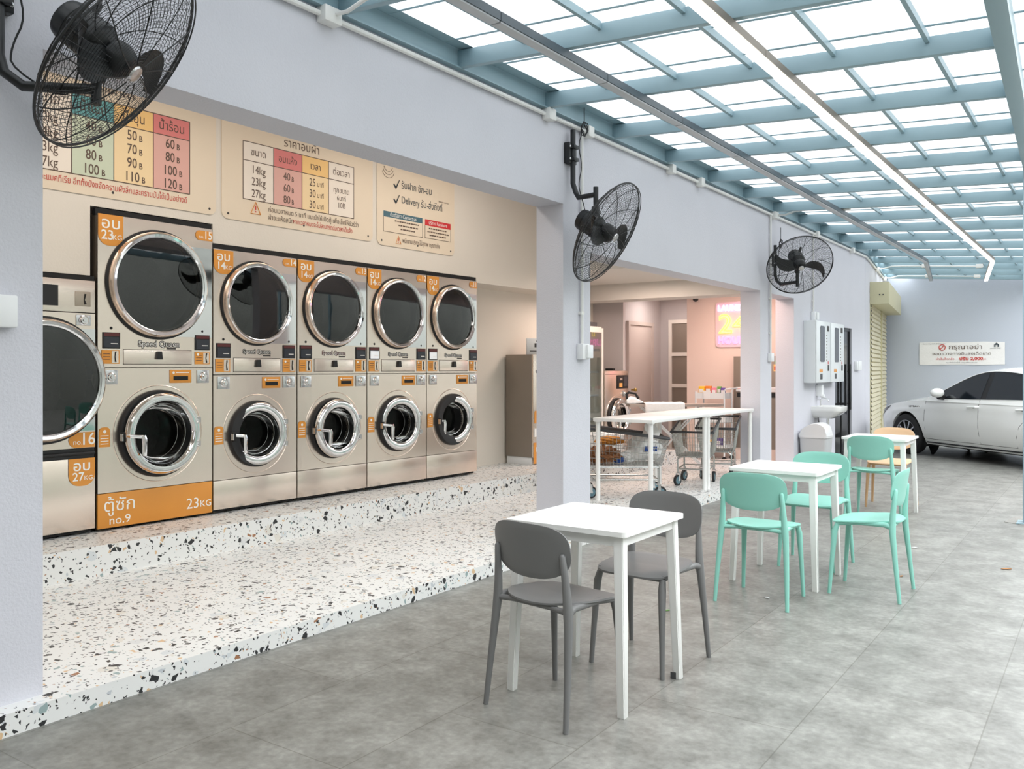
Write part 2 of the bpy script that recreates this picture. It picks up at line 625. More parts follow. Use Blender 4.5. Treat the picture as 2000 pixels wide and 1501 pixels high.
def tag(o, label=None, cat=None, group=None, kind=None):
    if label: o['label'] = label
    if cat: o['category'] = cat
    if group: o['group'] = group
    if kind: o['kind'] = kind
    return o
def thing(name, label, cat, loc=(0, 0, 0), rz=0.0, group=None, kind=None):
    o = bpy.data.objects.new(name, None)
    o.empty_display_size = 0.1
    COL.objects.link(o)
    o.location = loc
    o.rotation_euler = (0, 0, rz)
    return tag(o, label, cat, group, kind)
def copy_tree(o, parent=None):
    c = o.copy()
    COL.objects.link(c)
    if parent:
        c.parent = parent
    for ch in list(o.children):
        copy_tree(ch, c)
    return c
def FACE(x, y, z):
    """matrix for lettering that stands upright in a thing's local frame and faces local -y"""
    return Matrix.Translation((x, y, z)) @ Matrix.Rotation(PI / 2, 4, 'X')
def round_rect(x0, x1, y0, y1, r, n=5, corners=(1, 1, 1, 1)):
    """ccw outline; corners: bl, br, tr, tl"""
    out = []
    for (cx, cy, a, on, px, py) in ((x0 + r, y0 + r, PI, corners[0], x0, y0), (x1 - r, y0 + r, 1.5 * PI, corners[1], x1, y0), (x1 - r, y1 - r, 0, corners[2], x1, y1), (x0 + r, y1 - r, PI / 2, corners[3], x0, y1)):
        if on:
            out += [(cx + r * math.cos(a + PI / 2 * i / n), cy + r * math.sin(a + PI / 2 * i / n)) for i in range(n + 1)]
        else:
            out.append((px, py))
    return out

# ------------------------------------------------------------------ the setting
FX = -3.65            # outer face of the facade
FB = -3.906           # its inner face
BEND_Y = 16.3
BA = R(7.7)           # beyond BEND_Y the facade swings away
BD = Vector((-math.sin(BA), math.cos(BA), 0))
BN = Vector((math.cos(BA), math.sin(BA), 0))
def along(s):
    """point on the foot of the facade face, s metres along it (s = Y before the bend)"""
    if s <= BEND_Y:
        return Vector((FX, s, 0))
    return Vector((FX, BEND_Y, 0)) + BD * (s - BEND_Y)
def struct(name, mb, m, label=None, cat=None, parent=None):
    o = mb.build(name, m, parent)
    if not parent:
        tag(o, label, cat, None, 'structure')
    return o

b = MB(); b.rbox(-6.8, 14, -8, 26, -0.2, 0.0)
struct('floor', b, 'paving', 'large grey stone paving tiles of the covered forecourt', 'floor')
b = MB(); b.rbox(-8.2, -3.55, -3, 14.2, -0.1, 0.09)
b.m('terrazzo')
struct('trim_1', b, 'terrazzo', 'lower speckled terrazzo step running under the pillars', 'step')
def up_x(y): return -5.437 + 0.0417 * (y - 2.772)
b = MB(); b.prism([(-8.2, -3), (up_x(-3), -3), (up_x(11.42), 11.42), (-8.2, 11.42)], 0.0, 0.285)
struct('trim_2', b, 'terrazzo', 'upper speckled terrazzo step carrying the washing machines', 'step')

# facade: pillars and the walls over the openings
TOPZ = 3.75
b = MB()
for y0, y1 in ((-2.9, -2.45), (1.40, 1.856), (5.99, 6.431), (10.72, 11.15)):
    b.rbox(FB, FX, y0, y1, 0.05, TOPZ)
for y0, y1, z in ((-2.45, 1.40, 2.76), (1.856, 5.99, 2.76), (6.431, 10.72, 2.41), (11.15, 12.11, 2.40), (14.26, 15.33, 2.10)):
    b.rbox(FB, FX, y0, y1, z, TOPZ)
for y0, y1 in ((12.11, 14.26), (15.33, BEND_Y)):
    b.rbox(FB, FX, y0, y1, 0, TOPZ)
bm_rot = Matrix.Translation((FX, BEND_Y, 0)) @ Matrix.Rotation(BA, 4, 'Z')
b.rbox(-0.256, 0, -0.03, 0.90, 0, TOPZ, 0, bm_rot)
b.rbox(-0.256, 0, 0.90, 5.1, 2.95, TOPZ, 0, bm_rot)
b.rbox(-0.256, -0.13, 0.90, 5.2, 0, 2.95, 0, bm_rot)  # unseen backing added to stop sky light leaking round the shutter
struct('wall_front', b, 'facade', 'lilac grey rendered facade of pillars and beams', 'wall')

b = MB(); b.rbox(-0.6, 7.5, 0, 0.25, 0, 3.8, 0, Matrix.Translation(along(21.32)) @ Matrix.Rotation(BA, 4, 'Z'))
struct('wall_far', b, 'far_wall', 'blue grey end wall behind the parked car', 'wall')

# inside: machine row wall
ROW0 = Vector((-5.862, 3.357, 0))
RV = Vector((0.0365, 0.99933, 0)).normalized()
RN = Vector((RV.y, -RV.x, 0))
RA = math.atan2(RV.y, RV.x)
ROWM = Matrix.Translation(ROW0) @ Matrix.Rotation(RA, 4, 'Z')   # local x along the row, -y towards the forecourt
b = MB()
F0, F1 = 0.03, 0.13
def rw(x0, x1, z0, z1): b.rbox(x0, x1, F0, F1, z0, z1, 0, ROWM)
rw(-6.3, -1.02, 0.285, 3.66)
rw(-1.02, -0.035, 2.085, 3.66)
rw(-0.035, 0.945, 2.575, 3.66)
rw(0.945, 4.235, 2.425, 3.66)
rw(4.235, 6.4, 2.37, 3.66)
b.rbox(4.235, 6.4, 0.13, 0.44, 2.37, 2.47, 0, ROWM)
struct('wall_left', b, 'plaster_beige', 'beige wall over the row of machines', 'wall')
b = MB()
b.rbox(4.2, 6.25, 0.44, 0.54, 0.285, 3.66, 0, ROWM)
struct('wall_back', b, 'plaster_beige', 'pale wall behind the end of the machine row', 'wall')
b = MB()
b.rbox(-1.01, 4.23, 0.96, 1.0, 0.2, 2.6, 0, ROWM)
struct('wall_service', b, 'black_gap', 'dark service space behind the machines', 'wall')
# recess, neon wall
b = MB(); b.rbox(-6.5, -6.4, 11.36, 13.8, 0.05, 2.65); b.rbox(-6.5, -5.9, 11.36, 11.42, 0.05, 2.65)
struct('wall_recess', b, 'plaster_grey', 'grey wall of the dim recess with the white door', 'wall')
b = MB(); b.rbox(-6.5, -5.2, 13.7, 13.8, 0.05, 2.65)
struct('wall_recess_end', b, 'plaster_grey', 'grey end wall of the dim recess', 'wall')
b = MB(); b.rbox(-5.45, FB, 12.62, 12.75, 0.05, 2.65); b.rbox(-5.45, -5.33, 12.75, 13.7, 0.05, 2.65)
struct('wall_neon', b, 'plaster_pink', 'pink lit wall carrying the neon sign', 'wall')
b = MB(); b.rbox(-6.5, -6.4, 9.5, 11.36, 0.05, 3.66); b.rbox(-6.4, -6.02, 9.5, 9.56, 0.285, 3.66)
struct('wall_fridge', b, 'plaster_beige', 'pale wall behind the glass door fridge', 'wall')
# ceilings inside
b = MB()
b.rbox(-8.2, FB, -3, 9.15, 3.66, 3.76)
b.rbox(-8.2, FB, 9.05, 9.15, 2.6, 3.66)
b.rbox(-8.2, FB, 9.15, 13.8, 2.6, 2.7)
b.rbox(-8.2, FB, 10.72, 11.15, 2.38, 2.6)
struct('ceiling', b, 'ceiling_white', 'white ceiling and cross beam inside the laundry', 'ceiling')
b = MB(); b.rbox(-8.2, FX, -3.1, -3.0, 0, 3.75); b.rbox(-8.3, -8.2, -3, 14.2, 0, 3.75)
struct('wall_near', b, 'plaster_beige', 'end wall of the laundry out of view', 'wall')
# unseen wall added across the open side to block low sky and darken reflections
b = MB(); b.rbox(5.6, 6.0, -8, 26, 0, 5.4)
struct('shade_wall_right', b, 'shade_wall_grey', 'added unseen wall blocking low sky across the open side', 'wall')

b = MB(); b.rbox(-3.65, 5.6, -1.95, -1.7, 0, 4.4)  # added out of view to keep light off the near pillar and floor
struct('shade_wall_behind', b, 'shade_wall_grey', 'added unseen wall behind the viewpoint shading the near end of the forecourt', 'wall')

# door in the facade
t = thing('door_1', 'dark tinted glass door with long black handles in the facade', 'door', (FX - 0.06, 14.26, 0), 0, None, 'structure')
b = MB(); b.rbox(-0.02, 0.02, 0.05, 1.02, 0.05, 2.05); b.build('pane', 'dark_tint', t)
b = MB()
for a in ((0, 0.05, 0, 2.1), (1.02, 1.07, 0, 2.1), (0.05, 1.02, 2.05, 2.1), (0.05, 1.02, 0, 0.05)):
    b.rbox(-0.035, 0.035, a[0], a[1], a[2], a[3])
b.rbox(-0.03, 0.03, 0.515, 0.545, 0.05, 2.05)
b.build('frame', 'black', t)
for y in (0.44, 0.72):
    b = MB(); b.rbox(0.10, 0.13, y - 0.03, y + 0.03, 0.75, 1.5, 0.004)
    for z in (0.85, 1.38): b.rbox(0.02, 0.11, y - 0.012, y + 0.012, z - 0.012, z + 0.012)
    b.build('handle', 'black', t)
# white door in the recess
t = thing('door_2', 'white panel door in the dim recess', 'door', (-6.4, 12.42, 0.09), 0, None, 'structure')
b = MB(); b.rbox(0.0, 0.03, 0.06, 0.86, 0, 2.04, 0.003); b.build('leaf', 'door_white', t)
b = MB(); b.rbox(0, 0.05, 0.0, 0.06, 0, 2.1); b.rbox(0, 0.05, 0.86, 0.92, 0, 2.1); b.rbox(0, 0.05, 0.06, 0.86, 2.04, 2.1); b.build('frame', 'door_white', t)
b = MB(); b.tube([(0.03, 0.13, 1.0), (0.08, 0.13, 1.0)], 0.012, 8); b.ellipsoid((0.1, 0.13, 1.0), (0.03, 0.03, 0.03)); b.build('knob', 'gold', t)
# framed glass in the end of the recess
t = thing('window_1', 'white framed three pane glass partition in the recess', 'window', (-6.2, 13.68, 0.09), 0, None, 'structure')
b = MB()
for x in (0.0, 0.75): b.rbox(x - 0.03, x + 0.03, -0.03, 0.02, 0, 2.16)
for z in (2.13, 1.58, 1.05, 0.5): b.rbox(0.03, 0.72, -0.028, 0.02, z - 0.03, z + 0.03)
b.build('window_frame', 'frame_white', t)
b = MB(); b.rbox(0.0, 0.75, -0.008, 0.0, 0.0, 2.1); b.build('pane', 'steel_tan', t)

# ------------------------------------------------------------------ steel roof
def zb(x): return 3.45 - 0.056 * (x - FX)
def girder_x(y): return -0.565 - 0.036 * (y - 5.7)
BEAMS = []
for k in range(-6, 18):
    s = 3.52 + 1.09 * k
    rot = BA * min(1, max(0, (k - 8) / 4))
    p = along(s) + Vector((0.05, 0, 0))
    d = Vector((math.cos(rot), math.sin(rot), 0))
    BEAMS.append((k, p, d))
def beam_pt(i, x):
    """point on beam i at world x (roof overhang included)"""
    k, p, d = BEAMS[i]
    u = (x - p.x) / d.x
    q = p + d * u
    return Vector((q.x, q.y, zb(FX + u)))
roof = thing('roof_frame', 'pale blue steel roof frame of beams and battens', 'roof frame', (0, 0, 0), 0, None, 'structure')
b = MB()
for s0, s1 in ((-4, BEND_Y), (BEND_Y, 21.3)):
    p, q = along(s0), along(s1)
    dd = (q - p); L = dd.length
    M = Matrix.Translation(p) @ Matrix.Rotation(math.atan2(dd.y, dd.x), 4, 'Z')
    b.rbox(0, L, -0.05, 0, 3.445, 3.455, 0, M)
    b.rbox(0, L, -0.03, -0.0, 3.45, 3.585, 0, M)
    b.rbox(0, L, -0.07, 0, 3.58, 3.592, 0, M)
b.build('ledger_beam', 'blue_steel', roof)
for i, (k, p, d) in enumerate(BEAMS):
    gx = girder_x(p.y + 0.3) + 0.03
    L = (gx - p.x) / d.x
    M = Matrix.Translation((p.x, p.y, 0)) @ Matrix.Rotation(math.atan2(d.y, d.x), 4, 'Z')
    M = M @ Matrix.Translation((0, 0, 3.45)) @ Matrix.Rotation(math.atan(0.056), 4, 'Y')
    b = MB(); b.rbox(-0.03, L, -0.025, 0.025, 0.0, 0.115, 0.004, M)
    b.build('cross_beam', 'blue_steel', roof)
XB = (-3.08, -2.54, -2.0, -1.46, -0.92)
for i in range(2, len(BEAMS) - 1):
    for x in XB:
        p = beam_pt(i, x - 0.02 * max(0, BEAMS[i][0] - 10)) + Vector((0, 0, 0.10))
        q = beam_pt(i + 1, x - 0.02 * max(0, BEAMS[i + 1][0] - 10)) + Vector((0, 0, 0.10))
        dd = q - p
        b = MB()
        M = Matrix.Translation(p) @ Matrix.Rotation(math.atan2(dd.y, dd.x), 4, 'Z') @ Matrix.Rotation(-math.atan2(dd.z, dd.xy.length), 4, 'Y')
        b.rbox(0.026, dd.length - 0.026, -0.0125, 0.0125, -0.025, 0.022, 0, M)
        if i < 22:
            b.build('batten', 'blue_steel', roof)
        else:
            b.bm.free()
g0, g1 = Vector((girder_x(-4), -4, 0)), Vector((girder_x(20.5), 20.5, 0))
dd = g1 - g0
M = Matrix.Translation(g0) @ Matrix.Rotation(math.atan2(dd.y, dd.x), 4, 'Z') @ Matrix.Translation((0, 0, zb(-0.58)))
b = MB(); b.rbox(0, dd.length, -0.1, 0.0, -0.03, 0.115, 0.004, M); b.build('edge_girder', 'blue_steel', roof)
for y in (9.34, 16.5):
    x = girder_x(y) + 0.02 if y > 10 else -0.70
    b = MB(); b.rbox(x, x + 0.1, y - 0.05, y + 0.05, 0, 3.3, 0.004); b.rbox(x - 0.05, x + 0.15, y - 0.1, y + 0.1, 0, 0.012)
    b.build('post', 'blue_steel', roof)

sheets = thing('roof_sheeting', 'white translucent corrugated sheets over the blue roof frame, with added opaque bays out of view', 'roof sheeting', (0, 0, 0), 0, None, 'structure')
for i in range(len(BEAMS) - 1):
    b = MB()
    rows = []
    for f in (0.0, 0.33, 0.34, 0.83, 0.84, 1.0):
        a0, a1 = beam_pt(i, -3.60), beam_pt(i + 1, -3.60 - (0.13 * max(0, BEAMS[i + 1][0] - 12)))
        c0, c1 = (beam_pt(j_, girder_x(BEAMS[j_][1].y) + 0.26) for j_ in (i, i + 1))
        rows.append([a0.lerp(a1, f) + Vector((0, 0, 0.128)), c0.lerp(c1, f) + Vector((0, 0, 0.128))])
    b.m('blue_steel'); fl = [(beam_pt(i, -3.60), beam_pt(i, -3.50)), (a1, beam_pt(i + 1, -3.50 - (0.13 * max(0, BEAMS[i + 1][0] - 12))))]
    b.grid([[p_ + Vector((0, 0, 0.12)), q_ + Vector((0, 0, 0.12))] for p_, q_ in fl])
    b.m('opal_sheet' if BEAMS[i][0] >= -3 else 'steel_dull'); b.grid(rows)  # opaque bays behind the view are added to darken the near end
    b.m('blue_steel')
    for f in (0.335, 0.835):
        p, q = a0.lerp(a1, f), c0.lerp(c1, f)
        b.tube([p + Vector((0, 0, 0.124)), q + Vector((0, 0, 0.124))], 0.008, 4)
    b.build('roof_sheet', None, sheets, recalc=False)

# ------------------------------------------------------------------ strip lights, conduits
def strip(name, x, lit, label):
    t = thing(name, label, 'strip light', (x, -1.0, 0), 0, 'linear lamps under the roof')
    z = zb(x) - 0.012
    yb = 17.1
    segs = []
    y = -1.0
    while y < yb - 0.1:
        y2 = min(y + 1.22, yb)
        segs.append((Vector((x, y, z)), Vector((x, y2, z))))
        y = y2
    p = Vector((x, yb, z))
    for k in range(3):
        q = p + BD * 1.25
        segs.append((p, q)); p = q
    o = Vector((x, -1.0, 0))
    for p, q in segs:
        dd = q - p
        M = Matrix.Translation(p - o) @ Matrix.Rotation(math.atan2(dd.y, dd.x), 4, 'Z')
        b = MB(); b.rbox(0.003, dd.length - 0.003, -0.038, 0.038, -0.05, 0.0, 0, M)
        h = b.build('housing', 'steel_tan' if lit else 'led_body', t)
        b = MB(); b.rbox(0.006, dd.length - 0.006, -0.033, 0.033, -0.062, -0.05, 0.003, M)
        b.build('diffuser', 'led_on' if lit else 'led_off', t)
    return t
strip('strip_light', -1.74, True, 'lit white strip light under the middle of the roof')
strip('strip_light', -2.80, False, 'unlit grey strip light nearer the facade')

cond = thing('cable_conduit', 'long white cable conduit along the top of the facade', 'conduit', (FX, 0, 3.405), 0)
def J(p): return Vector(p) - Vector((FX, 0, 3.405))
b = MB(); b.tube([J((FX + 0.025, -2, 3.405)), J((FX + 0.025, BEND_Y, 3.405))], 0.0165, 10); b.build('pipe', 'conduit', cond)
cond2 = thing('cable_conduit', 'short far run of white conduit above the roller shutter', 'conduit', tuple(along(BEND_Y + 0.02) + Vector((0, 0, 3.402))), BA)
b = MB(); b.tube([(0.025, 0, 0), (0.025, 4.7, 0)], 0.0165, 10); b.build('pipe', 'conduit', cond2)
for y, w in ((3.42, 0.13), (5.72, 0.10), (6.33, 0.09), (7.98, 0.09), (8.72, 0.09), (11.16, 0.13), (13.1, 0.1), (15.2, 0.1)):
    b = MB(); b.rbox(FX, FX + 0.075, y - w / 2, y + w / 2, 3.36, 3.45, 0.008)
    bx = b.build('junction_box', 'conduit', cond); bx.location = -cond.location
for s in (2.1, 4.15):
    b = MB(); b.rbox(0, 0.075, s - 0.05, s + 0.05, -0.045, 0.045, 0.008); b.build('junction_box', 'conduit', cond2)
def crossing(label, k, s, n=2):
    """conduit leaving the facade and running under a cross beam to the strip lights"""
    p0 = along(s)
    rot = BA if s > BEND_Y else 0
    t = thing('branch_conduit', label, 'conduit', tuple(p0), rot, 'white branch conduits under the roof')
    def Q(u, dz): return (u, 0, 3.45 - 0.056 * u + dz)
    b = MB(); b.tube([Q(0.06, -0.03), Q(0.16, -0.03), Q(0.30, 0.015), Q(0.5, 0.02), Q(1.9, 0.02)], 0.012, 8); b.build('pipe', 'conduit', t)
    for u in (0.9, 1.83):
        b = MB(); b.rbox(u - 0.06, u + 0.06, -0.045, 0.045, 3.45 - 0.056 * u - 0.01, 3.45 - 0.056 * u + 0.06, 0.006); b.build('junction_box', 'conduit', t)
crossing('white branch conduit leaving the facade beside the fan with two spread blades', 7, 11.22)
crossing('white branch conduit second from the far end wall', 13, 18.4)
crossing('white branch conduit nearest the far end wall', 15, 20.45)
crossing('white branch conduit nearest the camera above the price signs', 0, 3.44)

def drop(y, z0, z1, label, box=(0.085, 0.05, 0.115), double=True):
    t = thing('drop_conduit', label, 'conduit', (FX, y, 0), 0, 'white drop conduits on the facade')
    b = MB(); b.tube([(0.02, 0, z1), (0.02, 0, z0)], 0.013, 8)
    for z in (z0 + (z1 - z0) * 0.15, z0 + (z1 - z0) * 0.4): b.rbox(0, 0.03, -0.024, 0.024, z - 0.012, z + 0.012)
    b.build('pipe', 'conduit', t)
    b = MB(); b.rbox(0, box[1], -box[0] / 2, box[0] / 2, z0 - box[2], z0 + 0.01, 0.006)
    o = b.build('socket_box', 'white_plastic', t)
    if double:
        b = MB(); b.rbox(box[1], box[1] + 0.022, -0.005, box[0] / 2 + 0.03, z0 - box[2] + 0.01, z0, 0.006); b.build('plug_cover', 'white_plastic', o)
    return t
drop(6.255, 1.63, 3.385, 'white conduit with socket box on the pillar behind the charcoal chairs', (0.11, 0.06, 0.12))
drop(11.06, 1.62, 3.39, 'white conduit with socket box on the pillar beside the long white table', (0.11, 0.05, 0.10), False)
drop(12.98, 2.25, 3.39, 'white conduit running down to the white vending boxes', (0.12, 0.06, 0.12))
b = MB(); b.rbox(0, 0.05, -0.2, 0.0, 1.60, 1.73, 0.008)
o = b.build('wall_box', 'white_plastic'); o.location = (FX, 1.735, 0)
tag(o, 'white rectangular cable box on the near left pillar', 'cable box')
b = MB(); b.rbox(0, 0.05, -0.01, 0.16, 1.40, 1.55, 0.006); b.rbox(0.05, 0.06, 0.07, 0.16, 1.40, 1.56, 0.004); b.rbox(0.05, 0.06, 0.16, 0.28, 1.40, 1.56, 0.004)
o = b.build('switch_box', 'white_plastic'); o.location = (FX, 15.5, 0)
tag(o, 'white switch box beside the tinted glass door', 'switch box')

# roller shutter on the swung-out end of the facade
M = Matrix.Translation(along(17.3)) @ Matrix.Rotation(PI / 2 + BA, 4, 'Z')    # local x along the facade, -y outward
t = thing('roller_shutter', 'cream slatted roller shutter with its housing at the far end', 'shutter', tuple(along(17.2)), PI / 2 + BA)
b = MB()
rows = []
z = 0.02
while z < 2.72:
    rows += [[Vector((0.0, 0.0, z)), Vector((3.95, 0.0, z))], [Vector((0.0, -0.035, z + 0.012)), Vector((3.95, -0.035, z + 0.012))], [Vector((0.0, -0.018, z + 0.075)), Vector((3.95, -0.018, z + 0.075))]]
    z += 0.085
b.grid(rows); b.build('slat_curtain', 'cream_slat', t, angle=20)
for x in (0.0, 2.3):
    b = MB(); b.rbox(x - 0.02, x + 0.04, -0.055 if x else -0.01, 0.12, 0, 2.66, 0.004); b.build('guide_rail', 'cream_metal', t)
b = MB(); b.rbox(-0.02, 3.95, -0.33, 0.0, 2.63, 3.04, 0.006); hs = b.build('housing', 'cream_metal', t)
b = MB()
for z in (2.80,):
    for y in (-0.23, -0.17): b.tube([(-0.02, y, z), (-0.035, y, z)], 0.012, 10)
b.build('bolt', 'bumper_grey', hs)
# camera high on the far wall
M = Matrix.Translation(along(21.32)) @ Matrix.Rotation(BA, 4, 'Z')
p = M @ Vector((2.93, 0, 3.13))
t = thing('security_camera', 'small white security camera high on the end wall above the car', 'camera', tuple(p), BA)
b = MB(); b.rbox(-0.09, 0.09, -0.12, 0.0, 0.03, 0.14, 0.01); b.build('housing', 'white_plastic', t)
b = MB(); b.ellipsoid((0, -0.08, 0.02), (0.06, 0.06, 0.05)); b.build('lens_dome', 'dark_tint', t)
t = thing('security_camera', 'dark corner camera at the top left of the neon wall', 'camera', (-5.30, 12.6, 2.50), 0)
b = MB(); b.lathe([(0.0, 0.07), (0.05, 0.07), (0.055, 0.03), (0.045, 0.0)], 20); b.build('mount', 'steel_tan', t)
b = MB(); b.ellipsoid((0, 0, 0.0), (0.045, 0.045, 0.045)); b.build('lens_dome', 'dark_tint', t)
# banner
M = Matrix.Translation(along(21.32)) @ Matrix.Rotation(BA, 4, 'Z')
p = M @ Vector((0.70, -0.012, 1.51))
t = thing('parking_banner', 'white parking notice banner with red lettering on the end wall', 'banner', tuple(p), BA)
bw, bh = 1.68, 0.50
b = MB(); rows = []
for i in range(13):
    x = bw * i / 12
    rows.append([Vector((x, -0.003 + 0.004 * math.sin(i * 1.3), zz + 0.006 * math.sin(i * 0.9) * (1 if zz else -0.6))) for zz in (0, bh)])
b.grid(rows); 
bn = b.build('sheet', 'fabric_white', t)
b = MB(); b.m('brown_ink')
b.text('กรุณาอย่า', FACE(0.92, -0.012, 0.385), 0.135, sx=1.25)
b.text('จอดขวางทางขึ้นลงเด็ดขาด', FACE(0.84, -0.012, 0.24), 0.088, sx=1.25)
b.m('red_ink')
b.text('ฝ่าฝืนล็อคล้อ', FACE(0.52, -0.012, 0.125), 0.062, sx=1.15)
b.text('ปรับ 2,000.-', FACE(1.06, -0.012, 0.13), 0.092, sx=1.2, bold=0.003)
b.m('navy_ink')
b.text('กรุณาติดต่อเจ้าหน้าที่ ขอบคุณที่ให้ความร่วมมือ', FACE(0.84, -0.012, 0.045), 0.034)
b.text('ประกาศ แจ้งลูกค้าที่มาใช้บริการทุกท่าน', FACE(0.30, -0.012, 0.465), 0.03)
b.text('LAUNDRY SHOP', FACE(1.50, -0.012, 0.355), 0.028)
b.build('lettering', None, bn)
b = MB(); b.m('red_ink'); Mf = FACE(0.46, -0.012, 0.385)
b.ring((0, 0, 0), 0.062, 0.008, Mf, 32, 4); b.tube([Mf @ Vector((-0.04, -0.042, 0)), Mf @ Vector((0.04, 0.042, 0))], 0.008, 4)
b.build('ban_symbol', None, bn)
b = MB(); b.m('navy_ink'); Mf = FACE(1.52, -0.010, 0.43)
b.prism([(-0.045, -0.045), (-0.02, -0.045), (-0.02, 0.0), (0.02, 0.0), (0.02, -0.045), (0.045, -0.045), (0.045, 0.01), (0.0, 0.05), (-0.045, 0.01)], 0, 0.003, Mf)
b.build('house_emblem', None, bn)

# ------------------------------------------------------------------ washing machines
def hole_panel(b, x0, x1, z0, z1, cx, cz, r, y, n=48):
    """flat panel in plane y with a round hole"""
    inner, outer = [], []
    for i in range(n):
        a = 2 * PI * (i + 0.5) / n
        c, s = math.cos(a), math.sin(a)
        tx = ((x1 - cx) if c > 0 else (x0 - cx)) / c if abs(c) > 1e-9 else 1e9
        tz = ((z1 - cz) if s > 0 else (z0 - cz)) / s if abs(s) > 1e-9 else 1e9
        k = min(tx, tz)
        inner.append(Vector((cx + r * c, y, cz + r * s)))
        outer.append([cx + k * c, y, cz + k * s])
    # pull the nearest outline points into the corners
    for X in (x0, x1):
        for Z in (z0, z1):
            j = min(range(n), key=lambda q: (outer[q][0] - X) ** 2 + (outer[q][2] - Z) ** 2)
            outer[j] = [X, y, Z]
    outer = [Vector(p) for p in outer]
    back = [p + Vector((0, 0.02, 0)) for p in outer]
    lip = [p + Vector((0, 0.03, 0)) for p in inner]
    b.grid([back, outer, inner, lip], closed_v=True)
def AX(cx, cz, y=0.0):
    """local z of the lathe points out of the machine front (local -y)"""
    return Matrix.Translation((cx, y, cz)) @ Matrix.Rotation(PI / 2, 4, 'X')
def sticker(b, x0, x1, z0, z1, y=-0.002, r=None, corners=(1, 1, 1, 1)):
    out = round_rect(x0, x1, z0, z1, r, 5, corners) if r else [(x0, z0), (x1, z0), (x1, z1), (x0, z1)]
    b.prism(out, 0, 0.0015, FACE(0, y, 0))

def coin_slot(t, x0, x1, z0, z1):
    cx, cz, w, h = (x0 + x1) / 2, (z0 + z1) / 2, x1 - x0, z1 - z0
    b = MB(); b.box((cx, -0.004, cz), (w, 0.008, h), None, 0.003)
    o = b.build('coin_slot', 'chrome_soft', t)
    b = MB(); b.lathe([(0.0, 0.03), (0.012, 0.03), (0.015, 0.02), (0.024, 0.02), (0.027, 0.012), (0.034, 0.008), (0.034, 0.0)], 24, AX(cx - 0.003, cz, -0.008)); b.build('coin_dial', 'chrome', o)

def control(t, x0, x1, z0, z1, sx0, sx1, sz0, sz1, white=False, bang=False):
    b = MB(); b.box(((x0 + x1) / 2, -0.003, (z0 + z1) / 2), (x1 - x0, 0.006, z1 - z0), None, 0.002)
    o = b.build('control_display', 'black', t)
    b = MB(); w = x1 - x0
    sticker(b, x0 + w * 0.08, x1 - w * 0.08, z0 + (z1 - z0) * 0.08, z0 + (z1 - z0) * 0.7, -0.006)
    b.build('screen', 'screen_white' if white else 'screen', o)
    b = MB(); b.m('maroon')
    sticker(b, x0 + w * 0.06, x1 - w * 0.06, z0 + (z1 - z0) * 0.76, z1 - 0.004, -0.006)
    b.m('white_ink')
    zz = z0 + (z1 - z0) * 0.28
    b.rbox(x0 + w * 0.45, x0 + w * 0.85, -0.0085, -0.0075, zz, zz + 0.006)
    b.build('screen_mark', None, o)
    b = MB(); b.m('orange'); sticker(b, sx0, sx1, sz0, sz1)
    b.m('steel'); sw, sh = sx1 - sx0, sz1 - sz0
    sticker(b, sx0 + sw * 0.56, sx1 - sw * 0.06, sz0 + sh * 0.06, sz1 - sh * 0.05, -0.0035)
    b.m('black_gap'); xx = sx0 + sw * 0.75
    b.tube([(xx + 0.004, -0.006, sz1 - sh * 0.1), (xx - 0.002, -0.006, sz1 - sh * 0.5), (xx + 0.004, -0.006, sz0 + sh * 0.14)], [0.005, 0.003, 0.006], 6)
    b.m('brown_ink')
    for k in range(3): b.rbox(sx0 + sw * 0.08, sx0 + sw * 0.46, -0.0042, -0.0035, sz0 + sh * (0.3 + 0.2 * k), sz0 + sh * (0.3 + 0.2 * k) + 0.004)
    if bang:
        b.m('white_ink'); b.disc(0.010, 0.0045, 16, AX(sx0 + sw * 0.2, sz1 - sh * 0.2, 0))
    b.build('card_sticker', None, t)
    b = MB(); b.m('black_gap'); b.lathe([(0.0, 0.004), (0.009, 0.004), (0.011, 0.0)], 16, AX((x0 + x1) / 2, z1 + 0.03)); b.build('key_lock', None, t)

def size_tag(t, x0, x1, z1, z0, kg):
    b = MB(); b.m('orange')
    w = x1 - x0
    sticker(b, x0, x1, z0, z1, -0.002, w * 0.42, (1, 1, 0, 0))
    o = b.build('size_sticker', None, t)
    b = MB(); b.m('white_ink'); h = z1 - z0
    b.text('อบ', FACE((x0 + x1) / 2, -0.0045, z0 + h * 0.71), h * 0.50, sx=1.15, bold=0.001)
    b.text(str(kg), FACE(x0 + w * 0.36, -0.0045, z0 + h * 0.33), h * 0.43, sx=1.0, bold=0.001)
    b.text('KG', FACE(x0 + w * 0.75, -0.0045, z0 + h * 0.28), h * 0.23, sx=1.05)
    b.build('lettering', None, o)
def no_tag(t, x0, x1, z1, z0, num, round_left=True):
    b = MB(); b.m('orange')
    sticker(b, x0, x1, z0, z1, -0.002, (z1 - z0) * 0.49, (1, 0, 0, 1))
    o = b.build('number_sticker', None, t)
    b = MB(); b.m('white_ink'); w, h = x1 - x0, z1 - z0
    b.text('no.', FACE(x0 + w * 0.34, -0.0045, z0 + h * 0.36), h * 0.50, sx=1.0)
    b.text(str(num), FACE(x0 + w * 0.73, -0.0045, z0 + h * 0.52), h * 1.12, sx=0.92, bold=0.001)
    b.build('lettering', None, o)

